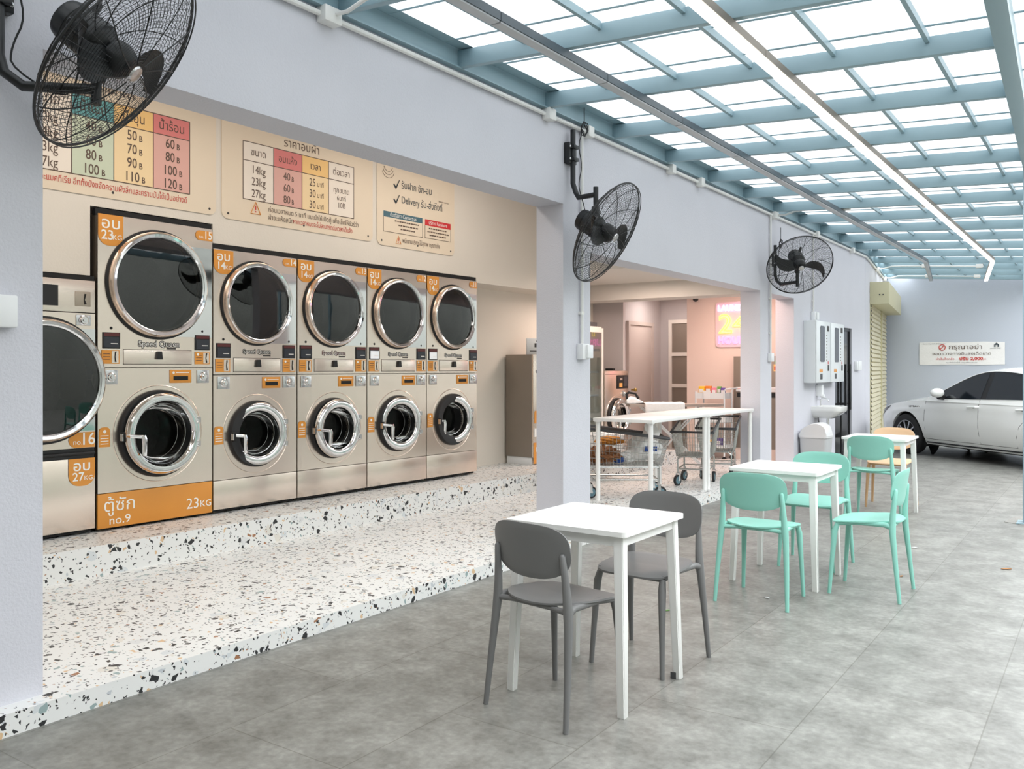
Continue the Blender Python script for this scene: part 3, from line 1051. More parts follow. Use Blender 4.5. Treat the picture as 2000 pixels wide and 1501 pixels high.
def dryer_door(t, cx, cz, ro, rg, deep=0.5):
    """round chrome framed dryer door with its drum behind"""
    A = AX(cx, cz)
    b = MB(); b.m('steel'); b.lathe([(ro * 1.0, -0.005), (ro * 1.0, 0.004), (ro * 0.985, 0.05), (ro * 0.96, 0.062)], 64, A)
    b.m('chrome'); b.lathe([(ro * 0.96, 0.062), (ro * 0.945, 0.066), (ro * 0.90, 0.060), (rg * 1.03, 0.050), (rg * 1.0, 0.045), (rg * 0.985, 0.03)], 64, A)
    o = b.build('dryer_door', None, t)
    b = MB(); b.lathe([(rg * 0.99, 0.036), (rg * 0.7, 0.041), (rg * 0.35, 0.044), (0.0005, 0.045)], 64, A); b.build('door_glass', 'door_glass', o)
    b = MB(); b.m('rubber'); b.lathe([(ro * 1.035, 0.001), (ro * 1.035, 0.010), (ro * 0.99, 0.012)], 64, A); b.build('door_seal', None, o)
    b = MB(); b.m('black'); b.lathe([(rg * 1.0, 0.03), (rg * 0.97, -0.05), (rg * 0.97, -0.1)], 64, A)
    b.m('perforated'); b.lathe([(rg * 0.97, -0.1), (rg * 1.05, -0.11), (rg * 1.05, -deep), (0.001, -deep - 0.02)], 64, A)
    b.build('drum', None, t)

def washer_door(t, cx, cz, rp, rb, rc, rg, swing=0.0, bell=False):
    """embossed ring, black gasket, chrome porthole with lever handle"""
    A = AX(cx, cz)
    b = MB(); b.m('steel'); b.ring((0, 0, 0.0), rp, 0.004, A, 64, 6); b.build('embossed_ring', None, t)
    b = MB(); b.m('rubber'); b.lathe([(rb, 0.0), (rb, 0.02), (rb * 0.97, 0.035), (rb * 0.80, 0.035), (rg * 1.02, 0.02), (rg * 1.0, -0.1)], 64, A)
    g = b.build('door_gasket', None, t)
    b = MB(); b.m('black_gap'); b.box((cx - rb * 0.93, -0.045, cz - 0.01), (0.03, 0.03, 0.075), None, 0.004); b.m('chrome_soft'); b.box((cx - rb * 0.98, -0.05, cz - 0.01), (0.008, 0.03, 0.05)); b.build('door_catch', None, g)
    b = MB(); b.m('black'); b.lathe([(rg * 1.0, -0.02), (rg * 1.0, -0.16)], 48, A)
    b.m('drum'); b.lathe([(rg * 1.0, -0.16), (rg * 1.25, -0.17), (rg * 1.25, -0.45), (0.001, -0.46)], 48, A)
    b.build('drum', None, t)
    # the door swings on its right edge
    D = Matrix.Translation((cx + rc, -0.05, cz)) @ Matrix.Rotation(swing, 4, 'Z') @ Matrix.Translation((-rc, 0, 0)) @ Matrix.Rotation(PI / 2, 4, 'X')
    b = MB(); b.m('chrome')
    mr = (rc + rg) / 2
    b.lathe([(rc * 0.985, 0.0), (rc, 0.012), (rc * 0.99, 0.024), (rc * 0.965, 0.036), (mr + 0.02, 0.047), (mr, 0.049), (mr - 0.018, 0.046), (rg * 1.07, 0.038), (rg * 1.02, 0.026), (rg * 1.0, 0.014)], 64, D)
    b.m('rubber'); b.lathe([(rg * 1.0, 0.014), (rg * 0.985, -0.03)], 64, D)
    b.m('chrome_soft'); b.lathe([(rc * 0.985, 0.0), (rg * 0.985, -0.005)], 64, D)
    o = b.build('washer_door', None, t)
    b = MB(); b.lathe([(rg * 0.985, 0.016), (rg * 0.95, -0.02), (rg * 0.85, -0.12), (rg * 0.80, -0.14), (0.001, -0.15)], 48, D); b.build('door_glass', 'bowl_glass', o)
    b = MB(); b.m('chrome_soft')
    for rr, hh in ((0.93, -0.03), (0.86, -0.11)): b.ring((0, 0, hh), rg * rr, 0.0022, D, 48, 5)
    b.build('glass_rim', None, o)
    # lever handle on the left
    b = MB(); b.m('chrome')
    hx = -(rc + rg) / 2 - 0.01
    b.tube([D @ Vector(p) for p in ((hx - 0.02, 0.0, 0.04), (hx - 0.02, 0.0, 0.075), (hx + 0.075, -0.01, 0.085))], [0.014, 0.014, 0.012], 10)
    b.tube([D @ Vector(p) for p in ((hx + 0.07, 0.0, 0.085), (hx + 0.078, -0.03, 0.088), (hx + 0.085, -0.145, 0.075))], [0.017, 0.019, 0.016], 10)
    b.build('door_handle', None, o)
    for dz in (-0.09, 0.09):
        b = MB(); b.m('chrome_soft')
        b.tube([D @ Vector((rc * 0.93, dz - 0.02, 0.04)), D @ Vector((rc * 0.93, dz + 0.02, 0.04))], 0.013, 10)
        for q in (-0.02, 0.02): b.ellipsoid(D @ Vector((rc * 0.87, dz + q, 0.045)), (0.009, 0.009, 0.009))
        b.build('door_hinge', None, o)

def stack(s0, w, ztop, split, zbase_seam, dz, dro, drg, wz, wx, wrp, wrb, wrc, wrg, num, kg, label, swing=0.0, white=False, big=False):
    t = thing('stacked_washer_dryer', label, 'washing machine', tuple(ROW0 + RV * s0 + Vector((0, 0, 0.285))), RA, 'stacked washer dryers in the machine row')
    Z = lambda z: z - 0.285
    g = 0.004
    x0, x1 = g, w - g
    b = MB(); b.m('steel_dull'); b.rbox(x0, x1, 0.022, 0.92, 0.03, Z(ztop) - 0.004, 0.003)
    # keep the carcass open where the drums sit
    b.bm.faces.ensure_lookup_table()
    fr = [f for f in b.bm.faces if f.normal.y < -0.9 and f.calc_area() > 0.5]
    bmesh.ops.delete(b.bm, geom=fr, context='FACES')
    for x in (0.07, w - 0.07):
        for y in (0.1, 0.85): b.cyl((x, y, 0), (x, y, 0.035), 0.03, n=10)
    b.build('cabinet', None, t)
    b = MB(); b.m('black_gap'); b.rbox(-0.002, w + 0.002, 0.02, 0.06, Z(ztop) - 0.01, Z(ztop) + 0.04); b.build('shadow_gap', None, t)  # black strip stands in for the shade in the gap above
    b = MB(); b.m('black_gap'); b.rbox(0.02, w - 0.02, 0.03, 0.05, 0.012, 0.04); b.build('toe_shadow', None, t)  # black strip stands in for the shade under the machine
    cxd = w / 2
    b = MB(); b.m('steel'); hole_panel(b, x0, x1, Z(split) + 0.003, Z(ztop), cxd, Z(dz), drg * 0.98, 0.0)
    b.build('dryer_panel', None, t, angle=25)
    b = MB(); b.m('steel'); hole_panel(b, x0, x1, Z(zbase_seam) + 0.003, Z(split) - 0.003, wx, Z(wz), wrg * 1.0, 0.0)
    b.build('washer_panel', None, t, angle=25)
    b = MB(); b.m('orange' if big else 'steel'); b.rbox(x0, x1, -0.001, 0.02, 0.022 if big else 0.035, Z(zbase_seam) - 0.002, 0.001)
    bp = b.build('base_panel', None, t)
    dryer_door(t, cxd, Z(dz), dro, drg)
    # pressed mirror panel on the hinge side of the dryer door
    b = MB(); b.m('chrome')
    zz0, zz1 = Z(dz) - dro * 0.97, Z(dz) + dro * 0.80
    nn = 18
    arc = [(cxd + dro * 1.005 * math.cos(a), Z(dz) + dro * 1.005 * math.sin(a)) for a in [math.asin(max(-1, min(1, (zz0 - Z(dz)) / dro / 1.005))) + i * (math.asin(0.80 / 1.005) - math.asin(-0.97 / 1.005)) / nn for i in range(nn + 1)]]
    if w - 0.012 > max(p[0] for p in arc):
        b.grid([[Vector((p[0], -0.003, p[1])) for p in arc], [Vector((w - 0.010, -0.003, p[1])) for p in arc]])
        b.build('hinge_panel', None, t)
    else:
        b.bm.free()
    washer_door(t, wx, Z(wz), wrp, wrb, wrc, wrg, swing)
    if big:
        control(t, 0.037, 0.165, Z(1.576), Z(1.692), 0.030, 0.161, Z(1.469), Z(1.566))
        control(t, 0.766, 0.896, Z(1.576), Z(1.693), 0.766, 0.896, Z(1.468), Z(1.562), False, True)
        dr = (0.192, 0.735, 1.468, 1.572); lg = (0.471, 1.615, 0.088); kn = ((0.045, 0.146), (0.783, 0.887), 1.322, 1.424); cl = (0.554, 0.735, 1.326, 1.425); inf = (0.012, 0.092, 0.881, 1.02)
        size_tag(t, 0.006, 0.190, Z(2.525), Z(2.305), kg); no_tag(t, 0.772, w - 0.004, Z(2.505), Z(2.43), num)
    else:
        control(t, 0.029, 0.161, Z(1.518), Z(1.636), 0.022, 0.156, Z(1.407), Z(1.510), white)
        control(t, 0.677, 0.805, Z(1.522), Z(1.633), 0.677, 0.807, Z(1.406), Z(1.515), False, True)
        dr = (0.190, 0.648, 1.410, 1.518); lg = (0.416, 1.572, 0.072); kn = ((0.038, 0.15), (0.677, 0.80), 1.270, 1.370); cl = (0.467, 0.65, 1.271, 1.364); inf = (0.010, 0.094, 0.834, 0.977)
        size_tag(t, 0.006, 0.186, Z(2.374), Z(2.185), kg); no_tag(t, 0.677, w - 0.004, Z(2.370), Z(2.303), num)
    b = MB(); b.m('steel'); b.box(((dr[0] + dr[1]) / 2, -0.001, Z((dr[2] + dr[3]) / 2)), (dr[1] - dr[0], 0.006, dr[3] - dr[2]), None, 0.002)
    b.m('black_gap')
    for q in (dr[2], dr[3]): b.rbox(dr[0] - 0.004, dr[1] + 0.004, -0.0006, 0.0, Z(q) - 0.004, Z(q) + 0.003)
    for q in (dr[0], dr[1]): b.rbox(q - 0.003, q + 0.003, -0.0006, 0.0, Z(dr[2]), Z(dr[3]))
    d = b.build('drawer', None, t)
    b = MB(); b.m('black'); b.prism([(-0.024, -0.03), (0.024, -0.03), (0.016, 0.03), (-0.016, 0.03)], 0, 0.02, FACE((dr[0] + dr[1]) / 2, -0.004, Z(dr[2] + (dr[3] - dr[2]) * 0.62))); b.build('drawer_lock', None, d)
    b = MB(); b.m('dark_ink' if num != 13 else 'maroon'); b.text('Speed Queen', FACE(lg[0], -0.0015, Z(lg[1])), lg[2] * 0.66, sx=1.05, bold=0.0042)
    b.m('white_ink'); b.text('Speed Queen', FACE(lg[0], -0.0025, Z(lg[1])), lg[2] * 0.66, sx=1.05, bold=-0.0002)
    b.m('dark_ink'); b.rbox(lg[0] + 0.06, lg[0] + 0.135, -0.002, -0.0005, Z(lg[1]) - 0.036, Z(lg[1]) - 0.025)
    b.build('maker_lettering', None, t)
    for (a, c) in kn[:2]: coin_slot(t, a, c, Z(kn[2]), Z(kn[3]))
    b = MB(); b.m('orange'); b.box(((cl[0] + cl[1]) / 2, -0.002, Z((cl[2] + cl[3]) / 2)), (cl[1] - cl[0], 0.006, cl[3] - cl[2]), None, 0.002)
    b.m('white_ink'); b.disc(0.010, 0.0065, 16, AX(cl[0] + 0.03, Z(cl[3] - 0.022)))
    b.rbox(cl[0] + 0.05, cl[1] - 0.02, -0.0062, -0.005, Z(cl[3] - 0.024), Z(cl[3] - 0.019))
    b.m('black_gap'); b.rbox(cl[0] + 0.03, cl[1] - 0.03, -0.008, -0.004, Z(cl[2] + 0.022), Z(cl[2] + 0.052))
    b.build('coin_notice', None, t)
    b = MB(); b.m('orange'); sticker(b, inf[0], inf[1], Z(inf[2]), Z(inf[3]), -0.002, 0.028, (0, 0, 1, 1))
    b.m('white_ink'); b.disc(0.012, 0.0045, 16, AX((inf[0] + inf[1]) / 2, Z(inf[3] - 0.03)))
    for k in range(4): b.rbox(inf[0] + 0.01, inf[1] - 0.012, -0.0045, -0.003, Z(inf[3] - 0.062 - 0.019 * k), Z(inf[3] - 0.057 - 0.019 * k))
    b.build('care_sticker', None, t)
    if big:
        b = MB(); b.m('white_ink'); hb = zbase_seam - 0.30
        b.text('ตู้ซัก', FACE(0.165, -0.0025, Z(0.46)), 0.125, sx=1.1)
        b.text('no.9', FACE(0.165, -0.0025, Z(0.355)), 0.085, sx=1.1)
        b.text('23', FACE(0.75, -0.0025, Z(0.395)), 0.115, sx=1.0)
        b.text('KG', FACE(0.862, -0.0025, Z(0.385)), 0.072, sx=1.05)
        b.build('lettering', None, bp)
    return t

stack(0.0, 0.925, 2.525, 1.44, 0.553, 2.055, 0.392, 0.345, 0.955, 0.468, 0.355, 0.322, 0.300, 0.222, 15, 23, 'tallest stacked steel washer and dryer with a wide orange base panel', big=True)
stack(0.927, 0.828, 2.380, 1.384, 0.548, 1.970, 0.337, 0.297, 0.900, 0.412, 0.322, 0.272, 0.262, 0.178, 14, 14, 'steel washer dryer stack numbered no.14 with a dim glass door', swing=-0.16)
stack(1.757, 0.821, 2.380, 1.384, 0.548, 1.970, 0.337, 0.297, 0.900, 0.412, 0.322, 0.272, 0.262, 0.178, 13, 14, 'steel washer dryer stack numbered no.13, middle of the row')
stack(2.580, 0.822, 2.380, 1.384, 0.548, 1.970, 0.337, 0.297, 0.900, 0.412, 0.322, 0.272, 0.262, 0.178, 12, 14, 'steel washer dryer stack numbered no.12, beside the last stack of the row', swing=-0.12, white=True)
stack(3.404, 0.808, 2.380, 1.384, 0.548, 1.970, 0.332, 0.292, 0.900, 0.405, 0.318, 0.270, 0.260, 0.176, 11, 14, 'steel washer dryer stack at the right end of the row', swing=-0.26, white=True)

# big single dryer, half hidden by the near pillar
t = thing('tumble_dryer', 'large single tumble dryer marked no.16 beside the near left pillar', 'tumble dryer', tuple(ROW0 + RV * -1.0 + Vector((0, 0, 0.285))), RA)
Z = lambda z: z - 0.285
b = MB(); b.m('steel_dull'); b.rbox(0.004, 0.984, 0.022, 0.92, 0.03, Z(2.045))
fr = [f for f in b.bm.faces if f.normal.y < -0.9]
bmesh.ops.delete(b.bm, geom=fr, context='FACES')
for x in (0.08, 0.9):
    for y in (0.1, 0.85): b.cyl((x, y, 0), (x, y, 0.035), 0.03, n=10)
b.build('cabinet', None, t)
b = MB(); b.m('black_gap'); b.rbox(-0.01, 0.99, 0.02, 0.06, Z(2.04), Z(2.08)); b.build('shadow_gap', None, t)  # black strip put in as shade above the dryer
b = MB(); b.m('black_gap'); b.rbox(0.02, 0.97, 0.03, 0.05, 0.012, 0.04); b.build('toe_shadow', None, t)  # black strip put in as shade below the dryer
b = MB(); b.m('steel'); b.rbox(0.004, 0.984, 0, 0.02, Z(1.823), Z(2.045), 0.002); b.m('black'); b.rbox(0.2, 0.73, -0.003, 0, Z(1.86), Z(2.0)); cp = b.build('control_panel', None, t)
b = MB(); b.m('steel_dull'); b.rbox(0.845, 0.953, -0.002, 0, Z(1.864), Z(1.967), 0.001); b.m('black_gap'); b.tube([(0.915, -0.004, Z(1.95)), (0.908, -0.004, Z(1.91)), (0.915, -0.004, Z(1.88))], [0.006, 0.003, 0.008], 6); b.build('card_plate', None, cp)
b = MB(); b.m('steel'); hole_panel(b, 0.004, 0.984, Z(0.888), Z(1.817), 0.63, Z(1.357), 0.365, 0.0); b.build('dryer_panel', None, t, angle=25)
coin_slot(t, 0.85, 0.953, Z(1.732), Z(1.806))
dryer_door(t, 0.63, Z(1.357), 0.415, 0.365)
b = MB(); b.m('chrome'); nn = 20
arc = [(0.63 + 0.418 * math.cos(a), Z(1.357) + 0.418 * math.sin(a)) for a in [-1.0 + 2.0 * i / nn for i in range(nn + 1)]]
b.grid([[Vector((min(p[0], 0.982), -0.003, p[1])) for p in arc], [Vector((0.984, -0.003, p[1])) for p in arc]]); b.build('hinge_panel', None, t)
b = MB(); b.m('black'); b.rbox(0.004, 0.984, 0.01, 0.03, Z(0.815), Z(0.885)); b.m('rubber'); b.tube([(0.01, 0.0, Z(0.85)), (0.98, 0.0, Z(0.85))], 0.012, 8); b.build('vent_slot', None, t)
b = MB(); b.m('steel'); b.rbox(0.004, 0.984, 0, 0.02, 0.035, Z(0.815), 0.002); b.build('base_panel', None, t)
no_tag(t, 0.80, 0.980, Z(0.995), Z(0.89), 16)
size_tag(t, 0.80, 0.982, Z(0.815), Z(0.625), 27)

# machine standing past the end of the row, seen from its side
t = thing('stacked_washer_dryer', 'steel machine past the row end, mostly hidden behind the second pillar', 'washing machine', tuple(ROW0 + RV * 5.27 + Vector((0, 0, 0.285))), RA)
b = MB(); b.m('steel_tan'); b.rbox(0.0, 0.72, 0.022, 0.41, 0.09, Z(1.60), 0.004); b.build('cabinet', None, t)
b = MB(); b.m('white_plastic'); b.rbox(0.01, 0.71, 0.03, 0.40, 0.0, 0.09, 0.003); b.build('plinth', None, t)
b = MB(); b.m('steel'); b.rbox(0.0, 0.72, 0, 0.022, 0.09, Z(1.60), 0.002); b.m('black_gap'); b.rbox(0.05, 0.12, -0.002, 0, Z(1.38), Z(1.41)); fp = b.build('front_panel', None, t)
b = MB(); b.m('chrome'); A = AX(0.38, Z(0.98)); b.lathe([(0.28, 0), (0.28, 0.03), (0.25, 0.05), (0.2, 0.04)], 40, A); b.m('black'); b.lathe([(0.2, 0.04), (0.001, 0.03)], 40, A); b.build('washer_door', None, t)
b = MB(); b.m('orange'); sticker(b, 0.02, 0.13, Z(0.78), Z(0.93), -0.002, 0.03, (0, 0, 1, 1)); b.m('orange'); sticker(b, 0.004, 0.71, Z(0.30), Z(0.55), -0.002); b.m('white_ink'); b.text('ตู้ซัก', FACE(0.14, -0.004, Z(0.47)), 0.11); b.text('no.', FACE(0.13, -0.004, Z(0.35)), 0.08); sticker(b, 0.02, 0.12, Z(0.62), Z(0.72), -0.002); b.build('label_sticker', None, fp)
t = thing('notice_card', 'small white notice card on top of the hidden machine', 'notice', tuple(ROW0 + RV * 5.62 - RN * 0.2 + Vector((0, 0, 1.602))), RA - R(35))
b = MB(); b.m('white_plastic'); b.rbox(-0.13, 0.13, -0.012, 0.012, 0.0, 0.2, 0.004); b.m('dark_ink'); b.rbox(-0.03, 0.03, -0.0135, -0.012, 0.09, 0.14); b.ellipsoid((0, -0.012, 0.165), (0.012, 0.003, 0.012)); b.rbox(-0.09, 0.09, -0.0135, -0.012, 0.04, 0.05); b.build('card', None, t)

# ------------------------------------------------------------------ price signs over the machines
def sign(s0, s1, z0, z1, label):
    t = thing('price_sign', label, 'sign', tuple(ROW0 + RV * s0 - RN * 0.028), RA, 'tan signs over the machines')
    b = MB(); b.prism(round_rect(0, s1 - s0, z0, z1, 0.06, 6), 0, 0.006, FACE(0, 0, 0)); p = b.build('board', 'sign_tan', t)
    b = MB()
    for x in (0.06, (s1 - s0) / 2, s1 - s0 - 0.06): b.lathe([(0.0, 0.004), (0.008, 0.003), (0.010, 0)], 10, AX(x, z0 + 0.045, -0.006))
    b.build('screw', 'dark_ink', p)
    return t
YS = -0.0065
def cell(b, m, x0, x1, z0, z1):
    b.m(m); b.face([(x0, YS - 0.0006, z0), (x1, YS - 0.0006, z0), (x1, YS - 0.0006, z1), (x0, YS - 0.0006, z1)])
def line(b, x0, x1, z0, z1): 
    b.m('brown_ink'); b.rbox(x0, x1, YS - 0.0018, YS - 0.0004, z0, z1)
LW = 0.003
TY = YS - 0.0022
def table_grid(t, xs, z0, zh, z1, cols):
    b = MB()
    for i, (hc, bc) in enumerate(cols):
        cell(b, bc, xs[i], xs[i + 1], z0, zh); cell(b, hc, xs[i], xs[i + 1], zh, z1)
    for x in xs: line(b, x - LW, x + LW, z0, z1)
    for z in (z0, zh, z1): line(b, xs[0], xs[-1], z - LW, z + LW)
    return b.build('table_panel', None, t)
BAHT = 'B'
# wash prices
t = sign(-0.72, 0.972, 2.645, 3.52, 'tan wash price sign with four coloured columns, leftmost above the machines')
o = 0.72
xs = [o - 0.50, o - 0.168, o + 0.132, o + 0.436, o + 0.737]
p = table_grid(t, xs, 2.775, 3.185, 3.33, [('cell_cream', 'cell_cream'), ('cell_teal', 'cell_sage'), ('cell_amber', 'cell_sand'), ('cell_rose', 'cell_pink')])
b = MB(); b.m('brown_ink')
for x, h in zip([(xs[i] + xs[i + 1]) / 2 for i in range(4)], ('ขนาด', 'น้ำเย็น', 'น้ำอุ่น', 'น้ำร้อน')): b.text(h, FACE(x, TY, 3.255), 0.095, sx=0.85)
b.build('heading_lettering', None, p)
for i, col in enumerate((('10kg', '14kg', '23kg', '27kg'), ('40', '60', '80', '100'), ('50', '70', '90', '110'), ('60', '80', '100', '120'))):
    b = MB(); b.m('brown_ink')
    xc = (xs[i] + xs[i + 1]) / 2
    for k, v in enumerate(col):
        z = 3.125 - 0.1 * k
        if i:
            b.text(v, FACE(xc - 0.015, TY, z), 0.10, sx=0.78, bold=0.0008); b.text(BAHT, FACE(xc + 0.010 + 0.021 * len(v), TY, z - 0.012), 0.062, sx=0.8, bold=0.001)
        else:
            b.text(v, FACE(xc, TY, z), 0.10, sx=0.78)
    b.build('price_lettering', None, p)
b = MB(); b.m('brown_ink')
b.text('ราคาซักผ้า', FACE(o + 0.1, TY, 3.42), 0.11, sx=0.85)
b.m('red_ink'); b.text('ช่วยฆ่าเชื้อโรคและแบคทีเรีย อีกทั้งยังขจัดคราบฝังลึกและคราบมันได้เป็นอย่างดี', FACE(o + 0.715, TY, 2.722), 0.062, 'RIGHT', 0.72)
b.build('lettering', None, p)
# dry prices
t = sign(1.022, 2.676, 2.635, 3.52, 'tan drying price sign with three sizes and a warning triangle, middle of the signs')
o = -1.022
xs = [o + 1.223 + 0.3025 * i for i in range(5)]
p = table_grid(t, xs, 2.82, 3.138, 3.292, [('cell_cream', 'cell_cream'), ('cell_rose', 'cell_pink'), ('cell_amber', 'cell_sand'), ('cell_cream', 'cell_cream')])
b = MB(); b.m('brown_ink')
xc = [(xs[i] + xs[i + 1]) / 2 for i in range(4)]
for x, h in zip(xc, ('ขนาด', 'อบแห้ง', 'เวลา', 'ต่อเวลา')): b.text(h, FACE(x, TY, 3.212), 0.082, sx=0.85)
b.build('heading_lettering', None, p)
for k in range(3):
    b = MB(); b.m('brown_ink')
    z = 3.07 - 0.098 * k
    b.text(('14kg', '23kg', '27kg')[k], FACE(xc[0], TY, z), 0.095, sx=0.78)
    b.text(('40', '60', '80')[k], FACE(xc[1] - 0.012, TY, z), 0.095, sx=0.78); b.text(BAHT, FACE(xc[1] + 0.05, TY, z - 0.012), 0.06, sx=0.8)
    b.text(('25', '30', '30')[k], FACE(xc[2] - 0.035, TY, z), 0.095, sx=0.78); b.text('นาที', FACE(xc[2] + 0.055, TY, z - 0.008), 0.058, sx=0.85)
    b.build('price_lettering', None, p)
b = MB(); b.m('brown_ink')
for v, z, s in (('ทุกขนาด', 3.05, 0.068), ('6นาที', 2.98, 0.062), ('10B', 2.915, 0.07)): b.text(v, FACE(xc[3], TY, z), s, sx=0.85)
b.build('price_lettering', None, p)
b = MB(); b.m('brown_ink')
b.text('ราคาอบผ้า', FACE(o + 1.83, TY, 3.36), 0.10, sx=0.95)
b.text('ก่อนเวลาหมด 5 นาที แนะนำให้เปิดตู้ เพื่อเช็คให้ชัวร์ว่า', FACE(o + 1.47, TY, 2.765), 0.058, 'LEFT', 0.86)
b.text('ผ้าจะแห้งสนิท', FACE(o + 1.47, TY, 2.70), 0.058, 'LEFT', 0.86)
b.m('red_ink'); b.text('หากเวลาหมดจะไม่สามารถต่อเวลาได้แล้ว', FACE(o + 1.73, TY, 2.70), 0.058, 'LEFT', 0.76)
b.build('lettering', None, p)
def warn(p, cx, z0, w, h):
    b = MB(); b.m('orange'); M = FACE(0, TY, 0)
    tri = [(cx - w / 2, z0), (cx + w / 2, z0), (cx, z0 + h)]
    b.tube([M @ Vector((q[0], q[1], 0)) for q in tri], w * 0.055, 4, closed=True)
    b.m('red_ink'); b.rbox(cx - w * 0.05, cx + w * 0.05, TY - 0.001, TY, z0 + h * 0.35, z0 + h * 0.7); b.rbox(cx - w * 0.05, cx + w * 0.05, TY - 0.001, TY, z0 + h * 0.14, z0 + h * 0.25)
    b.build('warning_triangle', None, p)
warn(p, o + 1.345, 2.71, 0.095, 0.095)
# service sign
t = sign(2.734, 3.862, 2.62, 3.52, 'tan service sign with check marks and teal and red boxes, rightmost above the machines')
o = -2.734
b = MB()
cell(b, 'teal_bar', o + 2.817, o + 3.366, 2.898, 2.953); cell(b, 'sign_tan', o + 2.817, o + 3.366, 2.759, 2.898)
cell(b, 'red_bar', o + 3.404, o + 3.80, 2.888, 2.95); cell(b, 'sign_tan', o + 3.404, o + 3.80, 2.763, 2.888)
for x0, x1, z0, z1 in ((2.817, 3.366, 2.757, 2.898), (3.404, 3.80, 2.761, 2.888)):
    for q in (x0, x1): line(b, o + q - 0.002, o + q + 0.002, z0, z1)
    line(b, o + x0, o + x1, z0 - 0.002, z0 + 0.002)
p = b.build('box_panel', None, t)
b = MB(); b.m('navy_ink')
b.text('รับฝาก ซัก-อบ', FACE(o + 3.062, TY, 3.235), 0.098, 'LEFT', 0.80)
b.text('Delivery รับ-ส่งถึงที่', FACE(o + 3.062, TY, 3.09), 0.098, 'LEFT', 0.78)
for z in (3.23, 3.085):
    b.tube([(o + 2.955, TY, z), (o + 2.985, TY, z - 0.035), (o + 3.035, TY, z + 0.05)], [0.008, 0.012, 0.004], 4)
b.m('brown_ink')
for z, (x0, x1) in ((2.872, (2.97, 3.34)), (2.835, (3.02, 3.31)), (2.80, (3.05, 3.26)), (2.862, (3.46, 3.74)), (2.828, (3.44, 3.77)), (2.794, (3.47, 3.74))):
    x = x0
    while x < x1 - 0.02:      # small print too fine to read
        w = 0.018 + 0.02 * random.random(); b.rbox(o + x, o + x + w, TY - 0.0006, TY, z - 0.006, z + 0.006); x += w + 0.008
b.text('laundry service', FACE(o + 3.69, TY, 3.085 + 0.075), 0.026)
b.text('พนักงานบริการไม่สุภาพ กรุณาแจ้ง', FACE(o + 3.075, TY, 2.692), 0.062, 'LEFT', 0.66)
b.m('white_ink'); b.text('ติดต่อเรา Contact us', FACE(o + 3.09, TY, 2.925), 0.052, sx=0.85); b.text('บริการ Furniture', FACE(o + 3.60, TY, 2.92), 0.05, sx=0.85)
b.m('sign_tan')
b.build('lettering', None, p)
warn(p, o + 3.02, 2.655, 0.07, 0.075)
b = MB(); b.m('brown_ink')
for k in range(3): b.ring((0, 0, 0), 0.06 + 0.012 * k, 0.002, FACE(o + 2.88, TY, 3.40 - 0.02 * k), 20, 4, PI * 1.1, PI * 1.9)
b.build('swirl_mark', None, p)

# ------------------------------------------------------------------ café tables and chairs
def cafe_table(x, y, label):
    t = thing('cafe_table', label, 'table', (x, y, 0), 0, 'white square café tables')
    b = MB(); b.prism(round_rect(-0.30, 0.30, -0.30, 0.30, 0.022, 6), 0.744, 0.765)
    b.build('tabletop', 'white_paint', t)
    b = MB()
    for q in ((-0.25, 0.25, -0.268, -0.25), (-0.25, 0.25, 0.25, 0.268), (-0.268, -0.25, -0.25, 0.25), (0.25, 0.268, -0.25, 0.25)):
        b.rbox(q[0], q[1], q[2], q[3], 0.698, 0.744)
    b.build('apron', 'white_paint', t)
    for sx in (-1, 1):
        for sy in (-1, 1):
            b = MB(); rows = []
            for z, c, h in ((0.0, 0.277, 0.016), (0.004, 0.277, 0.018), (0.744, 0.253, 0.023)):
                rows.append([Vector((sx * c + a * h, sy * c + d * h, z)) for a, d in ((-1, -1), (1, -1), (1, 1), (-1, 1))])
            V = b.grid(rows, closed_v=True); b.cap(V[0], True); b.cap(V[-1])
            bmesh.ops.bevel(b.bm, geom=[e for e in b.bm.edges if abs(e.verts[0].co.z - e.verts[1].co.z) > 0.3], offset=0.004, segments=2, affect='EDGES')
            b.build('leg', 'white_paint', t)
    return t
ct = cafe_table(-1.945, 3.485, 'white square café table between the two charcoal chairs, nearest the camera')
b = MB(); b.box((0.262, 0.2545, 0.016), (0.026, 0.004, 0.03)); b.build('foot_pad', 'bumper_grey', ct)
cafe_table(-1.862, 5.995, 'white square café table surrounded by three mint chairs')
cafe_table(-1.905, 9.13, 'farthest white square café table, between a mint and a wood coloured chair')

